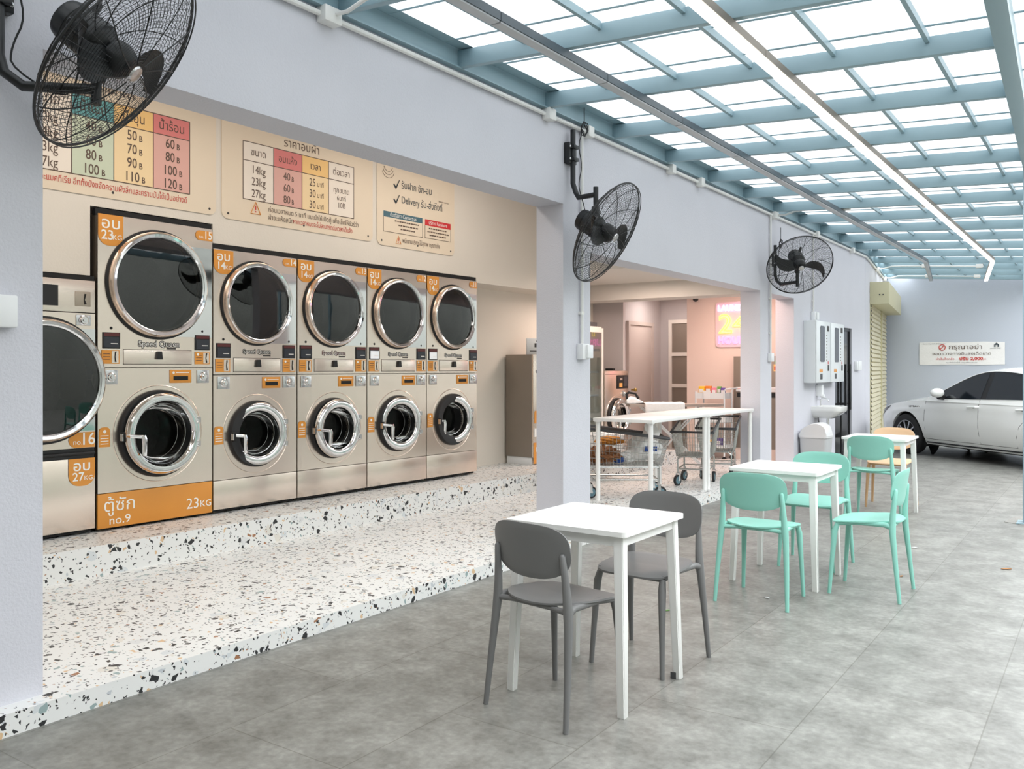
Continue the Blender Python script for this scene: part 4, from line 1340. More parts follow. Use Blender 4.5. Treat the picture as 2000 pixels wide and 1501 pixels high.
def sup(a, ex, ey, n1, n2):
    c, s = math.cos(a), math.sin(a)
    n = n1 if s >= 0 else n2
    e = ey[0] if s >= 0 else ey[1]
    return (ex * math.copysign(abs(c) ** (2 / n), c), e * math.copysign(abs(s) ** (2 / n), s))
def make_chair(mn, leg_m=None):
    """stacking chair facing local +y"""
    leg_m = leg_m or mn
    t = thing('cafe_chair', None, 'chair')
    # seat
    def seat(u, v):
        z = 0.464 + 0.020 * (u / 0.2) ** 2 * (0.55 - 0.45 * v / 0.2) + 0.012 * max(0, -v / 0.2) - 0.010 * (v / 0.2) ** 2 * (1 if v > 0 else 0)
        n = Vector((-0.2 * u / 0.2, 0, 1)).normalized()
        return Vector((u, v + 0.012, z)), n
    b = MB(); b.shell(lambda a: sup(a, 0.205 , (0.205, 0.205), 4.2, 2.6), seat, 0.018)
    b.build('seat', mn, t, angle=50)
    # backrest
    def back(u, v):
        k = (u / 0.215) ** 2
        p = Vector((u, -0.196 - 0.16 * v + 0.040 * k - 0.004, 0.690 + v))
        n = Vector((-0.30 * u / 0.215, 1, 0.16)).normalized()
        return p, n
    b = MB(); b.shell(lambda a: sup(a, 0.209, (0.115, 0.115), 3.4, 2.4), back, 0.012)
    b.build('backrest', mn, t, angle=50)
    # rear legs run on up to the backrest, front legs turn into the seat frame
    for s in (-1, 1):
        b = MB(); b.tube([(s * 0.223, -0.212, 0.0), (s * 0.214, -0.19, 0.2), (s * 0.201, -0.168, 0.41), (s * 0.196, -0.165, 0.46), (s * 0.191, -0.167, 0.53), (s * 0.186, -0.174, 0.61), (s * 0.181, -0.182, 0.685), (s * 0.181, -0.183, 0.695)],
                         [0.0115, 0.0145, 0.019, 0.021, 0.018, 0.015, 0.013, 0.006], 12)
        b.build('leg', leg_m, t, angle=60)
        b = MB(); b.tube([(s * 0.195, 0.212, 0.0), (s * 0.187, 0.198, 0.2), (s * 0.178, 0.182, 0.40), (s * 0.172, 0.165, 0.448)], [0.0115, 0.014, 0.019, 0.015], 12)
        b.build('leg', leg_m, t, angle=60)
    b = MB()
    for s in (-1, 1):
        b.tube([(s * 0.196, -0.165, 0.456), (s * 0.188, -0.12, 0.468), (s * 0.180, 0.05, 0.466), (s * 0.172, 0.166, 0.452)], [0.019, 0.016, 0.015, 0.017], 10)
    b.tube([(-0.172, 0.166, 0.450), (0.172, 0.166, 0.450)], 0.014, 10)
    b.tube([(-0.195, -0.166, 0.458), (-0.1, -0.160, 0.464), (0.1, -0.160, 0.464), (0.195, -0.166, 0.458)], 0.012, 10)
    b.build('seat_frame', leg_m, t, angle=60)
    return t
def put(c, x, y, deg, label, group):
    c.location = (x, y, 0); c.rotation_euler = (0, 0, R(deg)); tag(c, label, 'chair', group)
    return c
gc = make_chair('charcoal')
put(gc, -1.966, 3.18, -8.7, 'charcoal plastic chair nearest the camera, its back to the camera', 'charcoal chairs')
put(copy_tree(gc), -1.90, 3.925, 176, 'charcoal plastic chair on the far side of the nearest white table', 'charcoal chairs')
mc = make_chair('mint')
put(mc, -1.812, 5.352, 0, 'mint chair on the near side of the middle table, back to the camera', 'mint chairs')
put(copy_tree(mc), -1.82, 6.53, 180, 'mint chair on the far side of the middle table facing the camera', 'mint chairs')
put(copy_tree(mc), -1.292, 5.93, 90, 'mint chair seen from the side, its seat under the right of the middle table', 'mint chairs')
put(copy_tree(mc), -1.89, 8.80, 0, 'mint chair on the near side of the farthest table', 'mint chairs')
wc = make_chair('wood_plastic', 'wood_leg')
put(wc, -1.93, 9.72, 180, 'wood coloured chair behind the farthest café table, in front of the car', 'wood coloured chairs')

# ------------------------------------------------------------------ long folding tables inside the second bay
def long_table(y0, y1, label):
    t = thing('folding_table', label, 'table', (-4.04, (y0 + y1) / 2, 0.09), 0, 'long white work tables end to end')
    h, w = (y1 - y0) / 2, 0.33
    b = MB(); b.box((0, 0, 0.825), (2 * w, 2 * h - 0.004, 0.034), None, 0.003); b.build('tabletop', 'white_paint', t)
    for sx in (-1, 1):
        for sy in (-1, 1):
            b = MB(); b.tube([(sx * (w - 0.035), sy * (h - 0.045), 0.0), (sx * (w - 0.035), sy * (h - 0.045), 0.808)], 0.024, 14); b.lathe([(0.04, 0.80), (0.04, 0.808)], 16, Matrix.Translation((sx * (w - 0.035), sy * (h - 0.045), 0)))
            b.build('leg', 'white_paint', t)
    return t
long_table(7.75, 9.20, 'near half of the long white table beside the second pillar')
long_table(9.205, 10.655, 'far half of the long white table beside the third pillar')

# ------------------------------------------------------------------ wall fans
def make_fan(loc, axis, label, spin, arm_from, hang, RR=0.42):
    """loc: centre of the guard; axis: facing direction"""
    t = thing('wall_fan', label, 'fan', tuple(loc), 0, 'black industrial wall fans')
    z = Vector(axis).normalized()
    up = Vector((0, 0, 1))
    y = (up - z * up.dot(z)).normalized()
    x = y.cross(z)
    M = Matrix((x, y, z)).transposed().to_4x4()
    DF, DR = 0.085, 0.095
    def prof(f, front):
        d = DF if front else DR
        return d * (1 - f ** 3.2) ** 0.75 * (1 if front else -1) if f < 1 else 0
    for front, nm in ((True, 'front_guard'), (False, 'rear_guard')):
        b = MB(); nr = 26
        for i in range(nr):
            f = 0.14 + 0.86 * i / nr
            b.ring((0, 0, prof(f, front)), RR * f, 0.0012, M, 56, 3)
        for k in range(10):
            a = 2 * PI * k / 10 + (0.3 if front else 0)
            pts = [M @ Vector((RR * f * math.cos(a + 0.35 * (1 - f)), RR * f * math.sin(a + 0.35 * (1 - f)), prof(f, front) * 1.03)) for f in [0.12 + 0.88 * q / 14 for q in range(15)]]
            b.tube(pts, 0.0026, 4)
        for k in range(70):
            a = 2 * PI * k / 70
            pts = [M @ Vector((RR * f * math.cos(a), RR * f * math.sin(a), prof(f, front))) for f in [0.5 + 0.5 * q / 7 for q in range(8)]]
            b.tube(pts, 0.0010, 3, caps=False)
        if not front:
            b.lathe([(0.06, prof(0.14, False)), (0.075, prof(0.18, False)), (0.075, prof(0.18, False) + 0.01)], 24, M)
        g = b.build(nm, 'fan_wire', t)
        if front:
            b = MB(); b.lathe([(0.0, DF + 0.008), (0.032, DF + 0.006), (0.036, DF - 0.002)], 24, M); b.build('badge', 'chrome_soft', g)
    b = MB(); b.ring((0, 0, 0), RR, 0.006, M, 72, 6); b.ring((0, 0, 0.018), RR * 0.998, 0.0035, M, 72, 5); b.build('guard_rim', 'fan_wire', t)
    b = MB(); b.lathe([(0.001, 0.055), (0.045, 0.052), (0.065, 0.035), (0.075, 0.0), (0.072, -0.03), (0.02, -0.04)], 28, M); b.build('hub', 'fan_black', t)
    for k in range(2):
        b = MB(); rows = []
        a0 = spin + PI * k
        for q in range(13):
            f = q / 12
            r = 0.055 + 0.315 * f
            am = a0 + 0.30 * f - 0.85 * f * f
            hw = (0.045 + 0.05 * math.sin(PI * min(1, f * 1.05)) ** 0.8 * (1 - 0.3 * f)) * (1 - f ** 6) + 0.004
            row = []
            for j in range(5):
                v = (j - 2) / 2
                aa = am + v * hw / max(r, 0.09) * 0.75
                row.append(M @ Vector((r * math.cos(aa), r * math.sin(aa), 0.005 + v * (0.035 - 0.015 * f))))
            rows.append(row)
        off = M.to_3x3() @ Vector((0, 0, 0.003))
        b.grid(rows); b.grid([[p - off for p in r_][::-1] for r_ in rows])
        b.build('blade', 'fan_black', t, recalc=False)
    b = MB(); b.lathe([(0.02, -0.04), (0.08, -0.075), (0.092, -0.10), (0.092, -0.12)], 28, M); b.build('motor_mount', 'fan_black', t)
    b = MB(); b.lathe([(0.02, -0.10), (0.082, -0.11), (0.086, -0.14), (0.086, -0.24), (0.078, -0.262), (0.05, -0.275), (0.001, -0.278)], 28, M)
    for k in range(3): b.ring((0, 0, -0.15 - 0.03 * k), 0.086, 0.003, M, 28, 4)
    mo = b.build('motor', 'fan_black', t)
    b = MB(); b.ellipsoid(M @ Vector((0, 0, -0.285)), (0.016, 0.016, 0.016)); b.tube([M @ Vector((0.03, 0.07, -0.2)), M @ Vector((0.05, 0.13, -0.22))], 0.014, 10); b.build('tilt_knob', 'black', mo)
    # bracket: wall pole, elbow, arm, stub
    mz = M @ Vector((0, 0, -0.11))
    wall = Vector(arm_from) - Vector(loc)          # top of the pole on the wall
    stub_xy = Vector((mz.x, mz.y, 0)) + Vector((x.x, x.y, 0)) * 0.0
    zz = hang
    stub = Vector((mz.x, mz.y, 0))
    elbow = Vector((wall.x, wall.y, zz))
    b = MB()
    b.tube([wall, elbow + Vector((0, 0, 0.12)), elbow + Vector((0.02, 0.01, 0.05)), elbow + (stub - Vector((elbow.x, elbow.y, 0))) * 0.25 + Vector((0, 0, 0.0)), Vector((stub.x, stub.y, zz))], 0.021, 12)
    b.build('bracket_arm', 'fan_black', t)
    b = MB(); sg = 1 if zz > mz.z else -1
    b.tube([(stub.x, stub.y, zz + sg * 0.06), (stub.x, stub.y, mz.z + sg * 0.10)], 0.020, 12)
    b.tube([(stub.x, stub.y, mz.z + sg * 0.12), tuple(mz * 0.9 + Vector((0, 0, sg * 0.06)))], [0.026, 0.032], 12)
    b.box((stub.x, stub.y, mz.z + sg * 0.13), (0.05, 0.06, 0.06), None, 0.008)
    b.build('tilt_joint', 'fan_black', t)
    b = MB(); b.box(wall + Vector((-0.025, -0.0, -0.19)), (0.05, 0.12, 0.17), None, 0.006)
    for dz in (-0.24, -0.14): b.box(wall + Vector((0.012, 0, dz)), (0.045, 0.075, 0.03), None, 0.005)
    wp = b.build('wall_plate', 'fan_black', t)
    b = MB()
    for dz in (-0.24, -0.14):
        for dy in (-0.045, 0.045): b.ellipsoid(wall + Vector((0.004, dy, dz)), (0.008, 0.012, 0.012))
    b.build('bolt', 'chrome_soft', wp)
    # power cord: from a socket near the roof, a tied coil, then down along the arm
    b = MB(); c0 = wall + Vector((0.03, 0.13, 0.10))
    pts = [c0 + Vector((0, 0, 0.14)), c0, c0 + Vector((0, 0, -0.03))]
    for k in range(40):
        a = k * 0.55
        pts.append(c0 + Vector((0.012 * math.sin(k * 1.7), (0.045 + 0.014 * math.sin(k)) * math.cos(a), -0.07 + 0.062 * math.sin(a + 0.4 * math.sin(k)))))
    pts += [c0 + Vector((0, -0.03, -0.10)), wall + Vector((0.03, 0.03, -0.12)), wall + Vector((0.035, 0.09, -0.28)), wall + Vector((0.035, 0.03, -0.42)), (elbow + Vector((0.05, 0.02, 0.06))), Vector((stub.x * 0.5 + elbow.x * 0.5, stub.y, zz - 0.05)), M @ Vector((0.0, 0.05, -0.24))]
    for _ in range(2):      # round the corners off
        pts = [pts[0]] + [q_ for a_, c_ in zip(pts, pts[1:]) for q_ in (Vector(a_).lerp(Vector(c_), 0.25), Vector(a_).lerp(Vector(c_), 0.75))] + [pts[-1]]
    b.tube(pts, 0.0042, 5); b.build('power_cord', 'rubber', t)
    return t
# ------------------------------------------------------------------
make_fan((-3.274, 1.963, 2.669), (0.60, 0.495, -0.629), 'black wall fan nearest the camera over the wash price sign', 0.5, (FX + 0.05, 1.66, 3.12), -0.12)
make_fan((-3.275, 6.033, 2.497), (0.861, 0.075, -0.503), 'black wall fan on the pillar beside the service sign, seen from its side', 0.3, (FX + 0.05, 6.06, 3.36), 0.31)
make_fan((-3.20, 10.85, 2.708), (0.452, -0.665, -0.594), 'black wall fan farthest away, facing the camera with both blades showing', 0.05, (FX + 0.05, 11.15, 3.02), -0.20, 0.40)

# ------------------------------------------------------------------ wire laundry carts
def cart(x, y, deg, label, L=0.80, Wd=0.52):
    t = thing('laundry_cart', label, 'cart', (x, y, 0.09), R(deg), 'wire laundry carts under the long table')
    hl, hw = L / 2, Wd / 2
    zb_, zt0, zt1 = 0.34, 0.62, 0.74
    tx, bx_ = hl, hl - 0.07
    ty, by_ = hw, hw - 0.05
    def wall_pt(u, v, f):    # u,v in -1..1 on the rim rectangle, f 0 bottom..1 top
        zt = zt0 + (zt1 - zt0) * (0.5 - 0.5 * u)
        return Vector((u * (bx_ + (tx - bx_) * f), v * (by_ + (ty - by_) * f), zb_ + (zt - zb_) * f))
    b = MB()
    n1, n2 = 22, 14
    for i in range(n1 + 1):
        u = -1 + 2 * i / n1
        for v in (-1, 1): b.tube([wall_pt(u, v, 0), wall_pt(u, v, 1)], 0.0022, 4)
        b.tube([wall_pt(u, -1, 0), wall_pt(u, 1, 0)], 0.0022, 4)
    for i in range(n2 + 1):
        v = -1 + 2 * i / n2
        for u in (-1, 1): b.tube([wall_pt(u, v, 0), wall_pt(u, v, 1)], 0.0022, 4)
        b.tube([wall_pt(-1, v, 0), wall_pt(1, v, 0)], 0.0022, 4)
    for f in (0.0, 0.2, 0.4, 0.6, 0.8):
        b.tube([wall_pt(-1, -1, f), wall_pt(1, -1, f), wall_pt(1, 1, f), wall_pt(-1, 1, f)], 0.003, 4, closed=True)
    b.build('basket', 'wire_steel', t)
    b = MB(); rp = []
    for (u0, v0) in ((-1, -1), (1, -1), (1, 1), (-1, 1)):
        rp.append(wall_pt(u0, v0, 1))
    b.tube(rp, 0.017, 8, closed=True); b.build('rim_bumper', 'bumper_grey', t)
    b = MB()
    cx, cy = hl - 0.10, hw - 0.06
    for sx in (-1, 1):
        b.tube([(sx * cx, -cy, 0.15), (sx * cx, -cy, 0.30), (sx * (cx - 0.0), -cy + 0.05, 0.335), (sx * cx, cy - 0.05, 0.335), (sx * cx, cy, 0.30), (sx * cx, cy, 0.15)], 0.011, 8)
        b.tube([(sx * cx, -cy, 0.19), (sx * cx, cy, 0.19)], 0.009, 8)
    for sy in (-1, 1):
        b.tube([(-cx, sy * cy, 0.19), (cx, sy * cy, 0.19)], 0.009, 8); b.tube([(-cx, sy * cy, 0.32), (cx, sy * cy, 0.32)], 0.009, 8)
    b.build('base_frame', 'wire_steel', t)
    for sx in (-1, 1):
        for sy in (-1, 1):
            c = Vector((sx * cx + 0.02, sy * cy, 0.0625)); a = random.uniform(-0.5, 0.5)
            Mw = Matrix.Translation(c) @ Matrix.Rotation(a, 4, 'Z') @ Matrix.Rotation(PI / 2, 4, 'X')
            b = MB(); b.m('rubber'); b.lathe([(0.044, -0.014), (0.060, -0.014), (0.0625, -0.008), (0.0625, 0.008), (0.060, 0.014), (0.044, 0.014)], 28, Mw)
            b.m('hub_teal'); b.lathe([(0.046, -0.012), (0.012, -0.015)], 28, Mw); b.lathe([(0.046, 0.012), (0.012, 0.015)], 28, Mw); b.m('chrome_soft'); b.lathe([(0.012, -0.02), (0.012, 0.02)], 12, Mw); b.disc(0.012, 0.02, 12, Mw); b.disc(0.012, -0.02, 12, Mw)
            w = b.build('caster_wheel', None, t)
            b = MB(); b.m('chrome_soft'); Mf = Matrix.Translation(c) @ Matrix.Rotation(a, 4, 'Z')
            for s in (-1, 1): b.box((-0.012, s * 0.021, 0.035), (0.03, 0.004, 0.085), Mf)
            b.box((-0.02, 0, 0.079), (0.05, 0.046, 0.006), Mf); b.cyl(Mf @ Vector((-0.02, 0, 0.08)), Mf @ Vector((-0.02, 0, 0.10)), 0.012, n=10)
            b.build('caster_fork', None, w)
    return t
cart(-4.30, 8.24, 35, 'wire laundry cart full of clothes under the near half of the long table', 0.92)
cart(-4.03, 9.60, 285, 'empty wire laundry cart right behind the double legs of the long table', 0.70, 0.47)
cart(-4.03, 10.30, 285, 'empty wire laundry cart farthest from the camera under the long table', 0.62, 0.47)

def lump(name, c, r, m, label, cat, amp=0.25, seed=0, freq=2.2, flat=None):
    b = MB(); nu, nv = 40, 24
    rows = []
    for i in range(nv + 1):
        a = -PI / 2 + PI * i / nv
        row = []
        for j in range(nu):
            q = 2 * PI * j / nu
            d = Vector((math.cos(a) * math.cos(q), math.cos(a) * math.sin(q), math.sin(a)))
            k = 1 + amp * noise.noise(d * freq + Vector((seed, seed * 0.3, 0))) + amp * 0.5 * noise.noise(d * freq * 2.7 + Vector((0, seed, 1)))
            row.append(Vector((d.x * r[0] * k, d.y * r[1] * k, max(-r[2] * 0.92, d.z * r[2] * k))))
        rows.append(row)
    b.grid(rows, closed_v=True)
    o = b.build(name, m, None, c, None, 80)
    return tag(o, label, cat)
o = lump('shirt', (-4.44, 8.06, 0.53), (0.19, 0.16, 0.085), 'fabric_brown', 'brown patterned crumpled garment in the cart full of clothes', 'clothes', 0.5, 3, 3.5)
o = lump('towel', (-4.46, 8.27, 0.66), (0.15, 0.13, 0.045), 'fabric_orange', 'orange towel lying on top of the cart full of clothes', 'towel', 0.35, 8)
o = lump('laundry_bag', (-4.12, 8.40, 0.575), (0.19, 0.16, 0.13), 'fabric_white', 'white plastic bag with a blue label in the cart full of clothes', 'bag', 0.3, 5, 2.0)
M = Matrix.Rotation(R(35), 4, 'Z')
b = MB(); b.m('fabric_blue'); b.box((0.05, -0.175, 0.02), (0.13, 0.006, 0.05), M); b.build('label_patch', None, o)
b = MB(); b.m('fabric_white'); b.tube([(0.02, 0, 0.10), (0.04, 0.02, 0.16), (0.10, 0.0, 0.21)], [0.05, 0.06, 0.10], 10); b.build('bag_neck', None, o)
o = lump('cloth', (-4.28, 8.13, 0.475), (0.06, 0.06, 0.03), 'fabric_blue', 'small blue cloth low in the cart full of clothes', 'cloth', 0.4, 2)
o = lump('shirt', (-4.26, 8.28, 0.50), (0.11, 0.12, 0.06), 'fabric_white', 'white shirt crumpled beside the brown garment in the cart', 'clothes', 0.4, 6)

# white hamper on the upper step behind
t = thing('laundry_hamper', 'white woven laundry hamper behind the second pillar', 'hamper', (-5.15, 9.30, 0.285), 0.2)
b = MB(); rows = []
for i in range(12):
    z = 0.34 * i / 11; k = 1 + 0.10 * z / 0.34 + 0.012 * (i % 2)
    rows.append([Vector((px * k, py * k, z)) for px, py in round_rect(-0.24, 0.24, -0.17, 0.17, 0.05, 4)])
V = b.grid(rows, closed_v=True); b.cap(V[0], True); b.build('basket', 'fabric_white', t, angle=20)
b = MB(); b.tube([Vector((px * 1.12, py * 1.12, 0.345)) for px, py in round_rect(-0.24, 0.24, -0.17, 0.17, 0.05, 4)], 0.012, 6, closed=True); b.build('rim', 'fabric_white', t)
lump('linen', (-5.15, 9.30, 0.60), (0.21, 0.14, 0.06), 'fabric_white', 'white linen heaped in the woven hamper', 'linen', 0.3, 9)

# ------------------------------------------------------------------ things along the back of the second bay
# glass door fridge
t = thing('display_fridge', 'tall glass door drinks fridge beside the second pillar, mirroring the neon sign', 'fridge', (-5.81, 9.98, 0.285), PI / 2)
b = MB(); b.m('frame_white')
for a in ((0, 0.02, 0, 0.5), (0.60, 0.62, 0, 0.5)): b.rbox(a[0], a[1], 0.03, 0.44, 0, 1.70)
b.rbox(0, 0.62, 0.42, 0.44, 0, 1.70); b.rbox(0, 0.62, 0.03, 0.44, 1.68, 1.72); b.rbox(0, 0.62, 0.03, 0.44, 0, 0.12); b.build('cabinet', None, t)
b = MB(); b.m('frame_white')
for a in ((0, 0.045, 0.12, 1.70), (0.575, 0.62, 0.12, 1.70)): b.rbox(a[0], a[1], 0, 0.03, a[2], a[3])
b.rbox(0.045, 0.575, 0, 0.03, 1.64, 1.70); b.rbox(0.045, 0.575, 0, 0.03, 0.12, 0.17); d = b.build('door_frame', None, t)
b = MB(); b.m('clear_glass'); b.face([(0.045, 0.006, 0.17), (0.575, 0.006, 0.17), (0.575, 0.006, 1.64), (0.045, 0.006, 1.64)]); b.build('glass', None, d)
b = MB(); b.m('bumper_grey'); b.tube([(0.06, -0.02, 0.7), (0.06, -0.04, 0.75), (0.06, -0.04, 1.15), (0.06, -0.02, 1.2)], 0.01, 8); b.build('handle', None, d)
for z in (0.45, 0.78, 1.1, 1.4):
    b = MB(); b.m('white_metal')
    for k in range(16): b.rbox(0.03 + 0.037 * k, 0.036 + 0.037 * k, 0.06, 0.40, z - 0.004, z)
    b.rbox(0.03, 0.59, 0.055, 0.065, z - 0.015, z + 0.012); b.build('shelf', None, t)
b = MB(); b.m('fridge_in'); b.rbox(0.03, 0.59, 0.405, 0.418, 0.12, 1.66); b.build('lining', None, t)
b = MB(); b.m('led_on'); b.rbox(0.025, 0.04, 0.05, 0.062, 0.2, 1.6); b.build('lamp', None, t)
b = MB(); b.m('bumper_grey'); b.rbox(0.05, 0.55, 0.06, 0.42, 0.0, 0.06); o = b.build('tray', 'bumper_grey'); o.location = (-5.81, 9.98, 2.006); o.rotation_euler = (0, 0, PI / 2)
tag(o, 'dark flat tray on top of the glass door fridge', 'tray')

# washer beside the fridge
t = thing('front_load_washer', 'brown tinted steel washer beside the glass door fridge', 'washing machine', (-5.80, 10.62, 0.285), PI / 2)
b = MB(); b.m('steel_tan'); b.rbox(0, 0.70, 0.02, 0.44, 0.03, 1.115, 0.006)
for x in (0.06, 0.64): b.cyl((x, 0.1, 0), (x, 0.1, 0.035), 0.025, n=8); b.cyl((x, 0.4, 0), (x, 0.4, 0.035), 0.025, n=8)
b.build('cabinet', None, t)
b = MB(); b.m('steel'); b.rbox(0.005, 0.695, 0, 0.02, 0.04, 1.11, 0.003); b.m('black_gap'); b.rbox(0, 0.7, -0.001, 0, 1.06, 1.065); fp = b.build('front_panel', None, t)
b = MB(); b.m('black'); b.rbox(0.36, 0.68, -0.012, 0, 0.86, 1.05, 0.003); b.m('screen'); b.rbox(0.55, 0.66, -0.014, -0.012, 0.89, 1.03); b.m('orange_pale'); b.rbox(0.41, 0.50, -0.014, -0.012, 0.88, 0.94); b.m('chrome_soft'); b.rbox(0.43, 0.50, -0.014, -0.012, 0.98, 1.01); b.build('control_panel', None, fp)
coin_slot(t, 0.54, 0.63, 0.74, 0.83)
washer_door(t, 0.35, 0.46, 0.30, 0.27, 0.26, 0.18)
b = MB(); b.m('black_gap'); b.rbox(-0.06, 0.06, -0.03, 0.03, 0, 0.03); o = b.build('tray', 'black_gap'); o.location = (-5.92, 11.0, 1.402)
tag(o, 'small black box on top of the brown tinted washer', 'box')

# ironing board, towel, iron
t = thing('ironing_board', 'taupe ironing board behind the long white table', 'ironing board', (-4.82, 10.75, 0.09), R(36))
b = MB(); out = [(-0.62, -0.17), (0.35, -0.17), (0.55, -0.12), (0.66, 0.0), (0.55, 0.12), (0.35, 0.17), (-0.62, 0.17)]
b.prism(out, 0.84, 0.872); b.build('board', 'board_taupe', t)
b = MB()
for s in (-1, 1): b.tube([(-0.45, s * 0.1, 0.84), (0.4, s * 0.13, 0.015), (0.4, -s * 0.15, 0.015)], 0.011, 8); b.tube([(0.35, s * 0.07, 0.84), (-0.4, s * 0.1, 0.015), (-0.4, -s * 0.12, 0.015)], 0.011, 8)
b.build('folding_leg', 'white_metal', t)
BM = Matrix.Translation((-4.82, 10.75, 0.09)) @ Matrix.Rotation(R(36), 4, 'Z')
b = MB(); rows = []
prof = [(-0.186, 0.72), (-0.184, 0.80), (-0.178, 0.872), (-0.16, 0.884), (0.0, 0.887), (0.16, 0.884), (0.18, 0.872), (0.186, 0.78)]
for i in range(15):
    x = -0.42 + 0.52 * i / 14
    rows.append([Vector((x, py * (1.0 + 0.01 * math.sin(i * 1.9)), pz + 0.004 * math.sin(i * 2.3 + py * 9))) for py, pz in prof])
b.grid(rows); o = b.build('towel', 'fabric_white'); o.matrix_world = BM
md = o.modifiers.new('thickness', 'SOLIDIFY'); md.thickness = 0.008; md.offset = 1
tag(o, 'white towel laid over the taupe ironing board', 'towel')
p = BM @ Vector((-0.54, 0.0, 0.873))
t = thing('steam_iron', 'white and black steam iron standing on the taupe ironing board', 'iron', tuple(p), R(40))
b = MB(); b.m('chrome_soft'); b.prism([(-0.11, -0.055), (0.02, -0.058), (0.10, -0.03), (0.13, 0.0), (0.10, 0.03), (0.02, 0.058), (-0.11, 0.055)], 0, 0.012); b.build('soleplate', None, t)
b = MB(); b.m('white_plastic'); rows = []
for x, hw_, h in ((-0.105, 0.052, 0.05), (-0.05, 0.054, 0.09), (0.0, 0.05, 0.085), (0.06, 0.038, 0.05), (0.12, 0.006, 0.02)):
    rows.append([Vector((x, -hw_, 0.012)), Vector((x, -hw_ * 0.9, 0.012 + h * 0.6)), Vector((x, 0, 0.012 + h)), Vector((x, hw_ * 0.9, 0.012 + h * 0.6)), Vector((x, hw_, 0.012))])
V = b.grid(rows); b.cap(V[0], True); b.cap(V[-1]); b.build('body', None, t)
b = MB(); b.m('black'); b.tube([(-0.095, 0, 0.05), (-0.10, 0, 0.13), (-0.07, 0, 0.15), (0.02, 0, 0.135), (0.06, 0, 0.07)], [0.018, 0.018, 0.017, 0.015, 0.02], 10); b.build('handle', None, t)

# utility trolley with detergent packets
t = thing('utility_trolley', 'white three tier trolley under the neon sign', 'trolley', (-4.88, 12.28, 0.09), 0)
for x in (-0.22, 0.22):
    for y in (-0.15, 0.15):
        b = MB(); b.tube([(x, y, 0.06), (x, y, 1.0)], 0.012, 10); b.build('post', 'white_metal', t)
        b = MB(); b.m('rubber'); b.lathe([(0.001, -0.012), (0.03, -0.012), (0.03, 0.012), (0.001, 0.012)], 16, Matrix.Translation((x, y, 0.03)) @ Matrix.Rotation(PI / 2, 4, 'X')); b.build('caster_wheel', None, t)
for z in (0.14, 0.55, 0.90):
    b = MB(); b.rbox(-0.22, 0.22, -0.15, 0.15, z, z + 0.008)
    for q in ((-0.22, 0.22, -0.154, -0.148), (-0.22, 0.22, 0.148, 0.154), (-0.224, -0.218, -0.15, 0.15), (0.218, 0.224, -0.15, 0.15)): b.rbox(q[0], q[1], q[2], q[3], z, z + 0.085)
    b.build('tray', 'white_metal', t)
b = MB(); b.tube([(0.22, -0.15, 1.0), (0.24, -0.15, 1.04), (0.30, -0.15, 1.05), (0.30, 0.15, 1.05), (0.24, 0.15, 1.04), (0.22, 0.15, 1.0)], 0.011, 8); b.build('handle', 'white_metal', t)
def packet(x, y, z, w, d, h, m, label, rz=0.0, cat='packet'):
    b = MB(); b.m(m); b.box((0, 0, h / 2), (w, d, h), None, 0.006)
    b.m('white_plastic'); b.box((0, -d / 2, h * 0.62), (w * 0.7, 0.003, h * 0.3))
    o = b.build('detergent_packet', None); o.location = (-4.88 + x, 12.28 + y, 0.09 + z); o.rotation_euler = (0, 0, rz)
    tag(o, label, cat, 'detergent packets on the white trolley')
packet(-0.15, -0.08, 0.909, 0.09, 0.05, 0.17, 'box_yellow', 'yellow detergent packet at the left of the trolley top')
packet(-0.05, -0.07, 0.909, 0.09, 0.05, 0.175, 'box_orange', 'orange detergent packet second on the trolley top')
packet(0.04, -0.09, 0.909, 0.07, 0.05, 0.15, 'box_pink', 'pink detergent packet in the middle of the trolley top', 0.2)
packet(0.115, -0.06, 0.909, 0.06, 0.05, 0.17, 'box_green', 'green detergent packet on the trolley top')
packet(0.18, -0.09, 0.909, 0.06, 0.05, 0.15, 'box_purple', 'purple detergent packet at the right of the trolley top')
packet(-0.10, 0.06, 0.909, 0.12, 0.05, 0.15, 'white_plastic', 'white detergent packet behind the orange one on the trolley')
packet(0.10, -0.05, 0.149, 0.10, 0.08, 0.17, 'box_purple', 'purple packet on the lowest shelf of the white trolley')
packet(-0.02, -0.05, 0.149, 0.09, 0.07, 0.14, 'box_yellow', 'yellow packet on the lowest shelf of the white trolley')
packet(0.08, -0.04, 0.559, 0.06, 0.06, 0.16, 'hub_teal', 'teal bottle shaped packet on the middle shelf of the trolley')
b = MB(); b.rbox(-0.055, 0.055, -0.003, 0.0, 0, 0.12); o = b.build('price_card', 'white_plastic'); o.location = (-4.92, 12.12, 0.985)
tag(o, 'white price card hanging on the front of the trolley', 'card')

